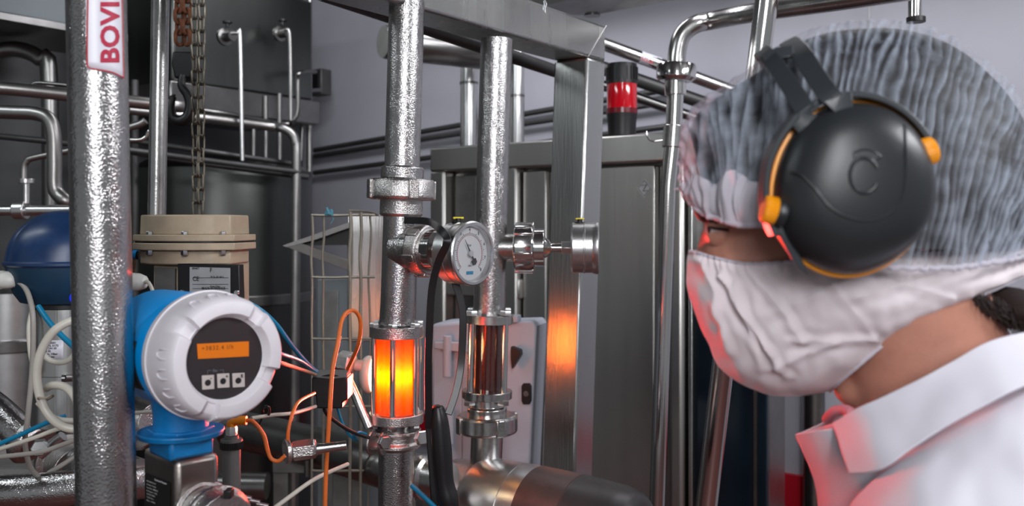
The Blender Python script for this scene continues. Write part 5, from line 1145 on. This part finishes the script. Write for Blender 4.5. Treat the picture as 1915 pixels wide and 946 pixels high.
hairm = MB(); rows_mesh(hairm, both(0.0, -0.0065, 26 * 2, NS - 1, 0.0, 0.96, 24)); obj('hair', hairm, 'hair', person, label='dark hair seen through the cap')
# hair at the nape
nh = MB(); rn = random.Random(5)
nh.ell(P(1882, 575, HD - 0.02), Vector((S(62, HD), 0, 0)), Vector((0, 0, S(38, HD))), Vector((0, 0.05, 0)), 24, 14)
for i in range(420):
    px = rn.uniform(1815, 1935); py = 548 + (px - 1815) * 0.55 + rn.uniform(-22, 18) * min(1, (px - 1800) / 60)
    if py > 620: py = 612
    c_ = P(px, py, HD - 0.050 - rn.uniform(0, 0.012)); dr = Vector((rn.uniform(-.2, .5), rn.uniform(-.4, 0.1), rn.uniform(-1, -.2))).normalized()
    nh.tube([c_, c_ + dr * 0.004, c_ + dr * 0.008 + Vector((0.001, 0, 0))], 0.0003, 4)
obj('nape_hair', nh, 'brow', person)
stb = MB()
for i in range(900):                                                # stubble under the jaw
    px = rn.uniform(1560, 1680); py = rn.uniform(672, 745)
    if py < 760 - (px - 1540) * 0.75: continue
    k = (px - 1740) / 190; off = 0.074 * math.sqrt(max(0, 1 - min(1, k * k))) 
    c_ = P(px, py, HD - off - 0.002); stb.tube([c_, c_ + Vector((rn.uniform(-.001, .001), -0.001, -0.002))], 0.0002, 3)
# mask: profile sections from the nose and chin round to the back of the head
secs = [
 (0.000, [(1290, 471), (1282, 505), (1283, 535), (1298, 580), (1322, 640), (1348, 690), (1400, 725), (1470, 742), (1552, 731)]),
 (0.026, [(1306, 473), (1300, 505), (1303, 540), (1322, 590), (1348, 645), (1382, 688), (1430, 715), (1495, 727), (1562, 722)]),
 (0.044, [(1336, 482), (1334, 510), (1342, 545), (1364, 590), (1395, 640), (1430, 672), (1475, 693), (1530, 705), (1582, 704)]),
 (0.060, [(1395, 493), (1398, 518), (1408, 548), (1432, 582), (1465, 620), (1500, 645), (1540, 662), (1580, 672), (1616, 676)]),
 (0.070, [(1470, 490), (1474, 510), (1485, 535), (1508, 562), (1540, 590), (1572, 608), (1605, 622), (1640, 632), (1668, 634)]),
 (0.076, [(1560, 482), (1565, 500), (1578, 520), (1600, 542), (1628, 562), (1655, 577), (1682, 588), (1708, 597), (1730, 598)]),
 (0.076, [(1660, 478), (1668, 494), (1682, 512), (1702, 530), (1724, 546), (1745, 557), (1765, 566), (1780, 570), (1795, 570)]),
 (0.070, [(1775, 470), (1782, 482), (1792, 496), (1806, 510), (1820, 522), (1832, 531), (1842, 537), (1850, 541), (1858, 542)]),
 (0.040, [(1885, 462), (1890, 472), (1895, 482), (1900, 492), (1902, 502), (1904, 508), (1905, 513), (1906, 517), (1906, 520)]),
 (0.000, [(1945, 450), (1948, 460), (1950, 470), (1950, 480), (1950, 488), (1949, 494), (1948, 499), (1946, 503), (1944, 506)]),
]
cols = []
nP = len(secs[0][1])
ctl = [cr([(a[0], a[1], w_ * (0.75 + 0.25 * math.sin(pi * (k + 0.6) / (nP + 0.2))) * (1.0 if k < nP - 1 else 0.92)) for w_, pl_ in secs for a in [pl_[k]]], 22) for k in range(nP)]
NM = len(ctl[0]); rows = []
creases = [((1345, 520), (1470, 705), 2.6), ((1400, 500), (1500, 640), 2.0), ((1310, 490), (1360, 660), 2.2), ((1480, 640), (1640, 640), 1.6), ((1530, 500), (1640, 640), 1.5), ((1440, 590), (1600, 520), 1.2), ((1600, 560), (1800, 500), 1.6), ((1560, 640), (1440, 690), 1.8), ((1650, 520), (1780, 560), 1.4), ((1370, 530), (1420, 690), 1.8)]
def segd(px, py, a, b):
    vx, vy = b[0] - a[0], b[1] - a[1]; L2 = vx * vx + vy * vy; t_ = max(0, min(1, ((px - a[0]) * vx + (py - a[1]) * vy) / L2))
    dx, dy = px - a[0] - vx * t_, py - a[1] - vy * t_; sd = (vx * dy - vy * dx) / math.sqrt(L2); return sd, math.hypot(dx, dy), t_
for i in range(NM):
    cps = [ctl[k][i] for k in range(nP)]; col_ = cr(cps, 9); row = []
    for j, (px, py, off) in enumerate(col_):
        v = j / (len(col_) - 1); u = i / NM
        nz_ = noise.noise(Vector((px * 0.012, py * 0.012, 2))) * 0.004 + noise.noise(Vector((px * 0.035, py * 0.03, 7))) * 0.0022
        rg = 0
        for a, b, am in creases:
            sd, dd_, t_ = segd(px + 8 * noise.noise(Vector((px * .02, py * .02, 1))), py, a, b); rg += am * 0.001 * math.exp(-(dd_ / 9) ** 2) * (1 if sd < 0 else 0.6) - am * 0.0006 * math.exp(-((dd_ - 14) / 10) ** 2)
        ga = 0.0011 * math.sin(i * 1.15 + 1.5 * noise.noise(Vector((i * .1, 0, 0)))) * max(0, 1 - v * 7) + 0.0006 * math.sin(i * 0.9) * max(0, 1 - (1 - v) * 12)
        ga *= 1 if v < 0.5 else 0.25
        edge = min(1, v * 10 + 0.15) * min(1, (1 - v) * 8 + 0.1)
        p = P(px, py, HD - off); cc = P(1580, 560, HD); dr = (p - cc).normalized()
        row.append(p + dr * ((nz_ + rg) * edge * min(1, i / 25 + 0.35) + ga))
    rows.append(row)
mk = MB(); rows_mesh(mk, rows); rows_mesh(mk, [[mir(p) for p in r] for r in rows])
mask = obj('face_mask', mk, 'mask', person, label='white pleated face and beard mask')
he = MB()
he.tube([r[0] for r in rows[::2]], 0.0014, 8); he.tube([mir(r[0]) for r in rows[::2]], 0.0014, 8)
he.tube([r[-1] for r in rows[::2]], 0.0014, 8); he.tube([mir(r[-1]) for r in rows[::2]], 0.0014, 8)
obj('mask_edging', he, 'fabric_white', mask)

# ear muffs
ED = 0.622
def muff(side):
    g = (lambda p: p) if side > 0 else mir
    mc = P(1590, 353, ED)
    rot = math.radians(-14)
    def E_(rho, phi, h):                                            # rho in px units of the outline, h towards the camera
        rx = 149 * (1 + 0.02 * math.cos(3 * phi)); rz = 163
        x = math.cos(phi) * rx * rho; y = math.sin(phi) * rz * rho
        X2 = x * math.cos(rot) - y * math.sin(rot); Y2 = x * math.sin(rot) + y * math.cos(rot)
        return g(Vector((mc.x + S(X2, ED), mc.y - h, mc.z + S(Y2, ED))))
    def cup(prof, n=96):
        return MB().rings([[E_(r, 2 * pi * k / n, h) for k in range(n)] for r, h in prof])
    shell = obj('ear_cup', cup([(0.95, -0.004), (0.985, 0.0), (0.985, 0.004), (0.965, 0.010), (0.90, 0.0185), (0.78, 0.0255), (0.6, 0.0305), (0.4, 0.0330), (0.2, 0.0342), (0.03, 0.0345)]), 'muff', ear, label='large black ear cup')
    obj('orange_rim', cup([(0.97, -0.0045), (1.030, -0.003), (1.034, -0.001), (1.02, 0.0010), (0.97, 0.0015)]), 'knob_yellow', shell)
    obj('ear_cushion', cup([(0.80, -0.030), (0.95, -0.026), (0.99, -0.016), (0.97, -0.006), (0.9, -0.004)]), 'black', shell)
    def dome(px, py, lift=0.0):                                     # point on the cup over a pixel offset from its centre
        X2 = px - 1590; Y2 = 350 - py; x = X2 * math.cos(-rot) - Y2 * math.sin(-rot); y = X2 * math.sin(-rot) + Y2 * math.cos(-rot)
        rho = math.hypot(x / 149, y / 163); pr = [(0.03, 0.0345), (0.2, 0.0342), (0.4, 0.0330), (0.6, 0.0305), (0.78, 0.0255), (0.90, 0.0185), (0.965, 0.010)]
        h = pr[-1][1]
        for (r0, h0), (r1, h1) in zip(pr, pr[1:]):
            if rho <= r1: h = h0 + (h1 - h0) * max(0, (rho - r0)) / (r1 - r0); break
        return g(Vector((mc.x + S(X2, ED), mc.y - h - lift, mc.z + S(Y2, ED))))
    gr = MB(); gr.tube([dome(*p) for p in cr([(1462, 322), (1478, 330), (1496, 352), (1520, 385), (1552, 404), (1590, 410), (1625, 398), (1648, 372), (1656, 330), (1658, 280), (1664, 238)], 6)], 0.0010, 8)
    obj('raised_line', gr, 'muff', shell)
    em = MB()
    em.tube([dome(1580 + 25 * math.cos(math.radians(a)), 330 - 31 * math.sin(math.radians(a))) for a in range(25, 340, 9)], 0.0013, 8)
    pts = [dome(1582 + 42 * math.cos(math.radians(a)), 334 - 50 * math.sin(math.radians(a)), 0.0002) for a in range(48, 128, 8)] + [dome(1582 + 28 * math.cos(math.radians(a)), 334 - 36 * math.sin(math.radians(a)), 0.0002) for a in range(124, 44, -8)]
    em.add(pts, [tuple(range(len(pts)))]); em.tube(pts + [pts[0]], 0.0007, 6)
    obj('raised_emblem', em, 'muff', shell)
    # yoke round the top of the cup
    yk = MB(); pts = []; nr = []
    for k in range(60):
        a = math.radians(208 - 190 * k / 59); x = math.cos(a) * 163; y = math.sin(a) * 178
        pts.append(g(Vector((mc.x + S(x - 2, ED), mc.y - 0.004 + 0.006 * 0, mc.z + S(y - 4, ED))))); nr.append((pts[-1] - g(Vector((mc.x, mc.y, mc.z)))).normalized())
    obj('yoke', yk.ribbon(pts, 0.013, 0.0042, nr), 'muff_band', ear, bevel=0.0008)
    for (kx, ky, ax_) in ((1457, 397, (-1, 0, 0.25)), (1716, 289, (1, 0, 0.30))):
        kb_ = MB(); o = P(kx, ky, ED - 0.010); ax2 = Vector(ax_).normalized()
        o2 = g(o); kb_.lathe(o2 - ax2 * 0.0035, ax2, [(0, S(27, ED)), (0.004, S(28, ED)), (0.0065, S(24, ED))], 32); pk = obj('pivot', kb_, 'muff', ear)
        NK = 60; kn = MB(); kn.rings([[o2 + ax2 * h + (frame(ax2)[1] * math.cos(2 * pi * q / NK) + frame(ax2)[2] * math.sin(2 * pi * q / NK)) * (r - (0.0004 if q % 2 else 0)) for q in range(NK)] for h, r in ((0.002, S(24, ED)), (0.003, S(26, ED)), (0.0105, S(25, ED)), (0.0115, S(22, ED)))])
        obj('orange_knob', kn, 'knob_yellow', pk, recalc=True)
    if side > 0:
        st_ = MB(); st_.ribbon([P(*p) for p in cr([(1452, 418, ED - 0.006), (1466, 440, ED - 0.006), (1484, 475, ED - 0.004), (1508, 512, ED - 0.002)], 5)], [0.0055] * 11 + [0.006, 0.005, 0.004, 0.001, 0.001], 0.003, (0, -1, 0))
        obj('strap_end', st_, 'muff_band', ear, bevel=0.0005)
ear = thing('ear_muffs', 'large black ear muffs with orange knobs worn over the white cap', 'ear muffs', P(1590, 520, HD))
muff(1); muff(-1)
def band(pts, w_):
    a = [P(*p) for p in cr(pts, 7)]; n_a = len(a); cc_ = P(1600, 330, HD); full = a + [mir(p) + (mir(cc_) - mir(p)) * min(0.03, 0.006 * (k + 1)) for k, p in enumerate(reversed(a))]
    c_ = P(1600, 330, HD); nr = [((p - c_) * 1.0).normalized() for p in full]
    return MB().ribbon(full, w_, 0.003, nr)
obj('headband', band([(1512, 215, .612), (1494, 186, .620), (1470, 150, .638), (1447, 118, .660), (1432, 101, .685), (1424, 96, .715)], 0.013), 'muff_band', ear, bevel=0.0006)
obj('headband', band([(1558, 186, .606), (1543, 168, .612), (1520, 134, .632), (1500, 102, .655), (1484, 84, .685), (1474, 78, .715)], 0.014), 'muff_band', ear, bevel=0.0006)
for s_ in (1, -1):
    g = (lambda p: p) if s_ > 0 else mir
    for pts_ in (((1510, 213, .6135), (1508, 232, .612), (1490, 246, .614)), ((1556, 184, .6075), (1560, 192, .607), (1592, 188, .608))):
        cb = MB().ribbon([g(P(*q)) for q in pts_], 0.013, 0.004, (0, -1 * s_, 0)); obj('headband_clip', cb, 'muff_band', ear, bevel=0.0005)
cross = MB(); cross.ribbon([P(1428, 112, .672), P(1455, 100, .668), P(1484, 96, .664)], 0.010, 0.003, (-0.5, -1, 0.5)); obj('headband_bridge', cross, 'muff_band', ear, bevel=0.0005)

# coat
def cloth(px, py, d, amp):
    p = P(px, py, d); n1 = noise.noise(Vector((px * 0.006, py * 0.006, 4))); n2 = noise.noise(Vector((px * 0.02, py * 0.014, 9)))
    return p + Vector((-0.3, -1, 0.2)).normalized() * amp * (n1 * 0.008 + n2 * 0.002)
def loft(curves, n, m, amp=1.0):                                    # curves: lists of (px, py, d), same count, interpolated both ways
    a = [cr(c_, n) for c_ in curves]; L = len(a[0])
    return [cr([a[k][i] for k in range(len(a))], m) for i in range(L)]
def cloth_mesh(curves, n=10, m=8, amp=1.0):
    rows = [[cloth(*q, amp) for q in r] for r in loft(curves, n, m)]; return rows_mesh(MB(), rows)
shoulder = cloth_mesh([
  [(1592, 1100, .66), (1588, 1000, .655), (1592, 946, .65), (1640, 893, .642), (1700, 845, .636), (1780, 790, .632), (1860, 748, .632), (1960, 705, .64), (2080, 680, .66)],
  [(1640, 1130, .60), (1640, 1010, .602), (1650, 960, .602), (1690, 912, .600), (1745, 868, .598), (1815, 820, .598), (1890, 782, .600), (1980, 745, .61), (2090, 720, .64)],
  [(1740, 1180, .56), (1740, 1060, .565), (1745, 1010, .566), (1785, 965, .566), (1835, 925, .566), (1890, 890, .568), (1950, 862, .572), (2020, 835, .59), (2120, 810, .62)],
  [(1860, 1260, .55), (1860, 1150, .55), (1870, 1110, .55), (1910, 1060, .55), (1950, 1020, .552), (1990, 990, .556), (2040, 965, .565), (2090, 945, .585), (2170, 930, .62)],
  [(1960, 1340, .58), (1970, 1270, .58), (1980, 1220, .58), (2010, 1180, .58), (2050, 1140, .58), (2090, 1110, .59), (2130, 1085, .60), (2180, 1060, .62), (2230, 1050, .66)]], 10, 8)
coat = obj('coat', shoulder, 'coat', person, solid=0.0015, label='white cotton coat')
front = cloth_mesh([
  [(1488, 812, .745), (1500, 840, .745), (1516, 875, .745), (1526, 910, .745), (1532, 950, .745), (1534, 1020, .745), (1530, 1150, .745)],
  [(1520, 806, .715), (1535, 840, .712), (1548, 875, .710), (1558, 910, .708), (1562, 950, .706), (1562, 1020, .705), (1556, 1150, .70)],
  [(1570, 800, .690), (1590, 840, .685), (1606, 875, .680), (1616, 910, .676), (1620, 950, .674), (1620, 1020, .67), (1616, 1150, .665)],
  [(1650, 800, .672), (1668, 835, .668), (1680, 870, .664), (1690, 905, .662), (1690, 950, .660), (1690, 1020, .655), (1690, 1150, .65)]], 10, 8)
tb = MB()
tb.ell(HW(1870, 1150), Vector((S(285, HD), 0, 0)), Vector((0, 0, S(305, HD))), Vector((0, 0.170, 0)), 40, 24)
tb.ell(HW(1890, 1700), Vector((S(262, HD), 0, 0)), Vector((0, 0, S(430, HD))), Vector((0, 0.150, 0)), 40, 24)
tb.ell(HW(2000, 905), Vector((S(150, HD), 0, 0)), Vector((0, 0, S(110, HD))), Vector((0, 0.115, 0)), 40, 24)
for s_ in (-1, 1):
    sh = HW(1925, 1020) + Vector((0, s_ * 0.15, 0)); eb = HW(1730, 1600) + Vector((0, s_ * 0.20, 0)); wr = HW(1300, 1850) + Vector((0, s_ * 0.15, 0))
    tb.tube([HW(1925, 985) + Vector((0, s_ * 0.05, 0)), sh, sh.lerp(eb, 0.5), eb], [0.070, 0.069, 0.056, 0.050], 28)
    tb.tube([eb, eb.lerp(wr, 0.5), eb.lerp(wr, 0.92)], [0.050, 0.046, 0.042], 24)
    tb.ell(eb, Vector((0.051, 0, 0)), Vector((0, 0.051, 0)), Z * 0.051)
tbo = obj('coat_body', tb, 'coat', coat, recalc=False)
md = tbo.modifiers.new('remesh', 'REMESH'); md.mode = 'VOXEL'; md.voxel_size = 0.006; md.use_smooth_shade = True
md = tbo.modifiers.new('smooth', 'SMOOTH'); md.factor = 0.5; md.iterations = 6
obj('coat_front', front, 'coat', coat, solid=0.0015)
farf = cloth_mesh([
  [(1488, 812, .747), (1500, 840, .747), (1516, 875, .747), (1526, 910, .747), (1532, 950, .747), (1530, 1150, .747)],
  [(1540, 800, .80), (1560, 840, .81), (1575, 875, .82), (1580, 910, .82), (1585, 950, .82), (1590, 1150, .82)],
  [(1700, 760, .86), (1710, 800, .87), (1720, 850, .88), (1720, 900, .88), (1720, 950, .89), (1720, 1150, .90)],
  [(1960, 720, .88), (1970, 800, .90), (1970, 850, .90), (1970, 900, .91), (1970, 950, .92), (1970, 1150, .92)]], 10, 8)
obj('coat_far_side', farf, 'coat', coat, solid=0.0015)
colr = cloth_mesh([
  [(1558, 792, .694), (1600, 766, .664), (1650, 744, .650), (1716, 712, .642), (1780, 678, .640), (1850, 640, .644), (1930, 620, .665), (2000, 612, .70)],
  [(1566, 812, .685), (1612, 790, .655), (1665, 770, .640), (1725, 738, .634), (1790, 702, .630), (1860, 664, .634), (1935, 645, .652), (2010, 640, .69)],
  [(1576, 845, .672), (1628, 836, .640), (1690, 812, .626), (1750, 772, .618), (1815, 736, .614), (1880, 702, .616), (1950, 682, .632), (2030, 676, .67)],
  [(1590, 886, .660), (1648, 878, .630), (1706, 838, .617), (1765, 800, .609), (1830, 764, .604), (1895, 730, .604), (1965, 706, .620), (2050, 700, .66)]], 10, 8, 0.5)
obj('collar', colr, 'coat', coat, solid=0.0022)
stand = cloth_mesh([
  [(1558, 792, .698), (1540, 797, .72), (1515, 805, .74), (1490, 812, .758)],
  [(1564, 815, .694), (1548, 822, .715), (1525, 824, .735), (1500, 822, .758)],
  [(1580, 850, .690), (1570, 858, .71), (1545, 852, .735), (1512, 838, .76)]], 8, 6, 0.3)
obj('collar_point', stand, 'coat', coat, solid=0.002)
farc = cloth_mesh([
  [(1490, 812, .758), (1540, 790, .80), (1620, 750, .83), (1740, 690, .845), (1860, 640, .845), (1960, 612, .82), (2000, 612, .76)],
  [(1505, 835, .765), (1560, 820, .815), (1640, 780, .85), (1760, 720, .865), (1880, 670, .865), (1980, 640, .84), (2030, 660, .76)]], 8, 6, 0.3)
obj('far_collar', farc, 'coat', coat, solid=0.002)
obj('shirt_edge', MB().tube([P(*p) for p in cr([(1546, 784, .715), (1560, 770, .70), (1578, 766, .69), (1592, 772, .68)], 4)], 0.004, 10), mat('shirt_pink', rgb(206, 130, 140), 0.8), person)
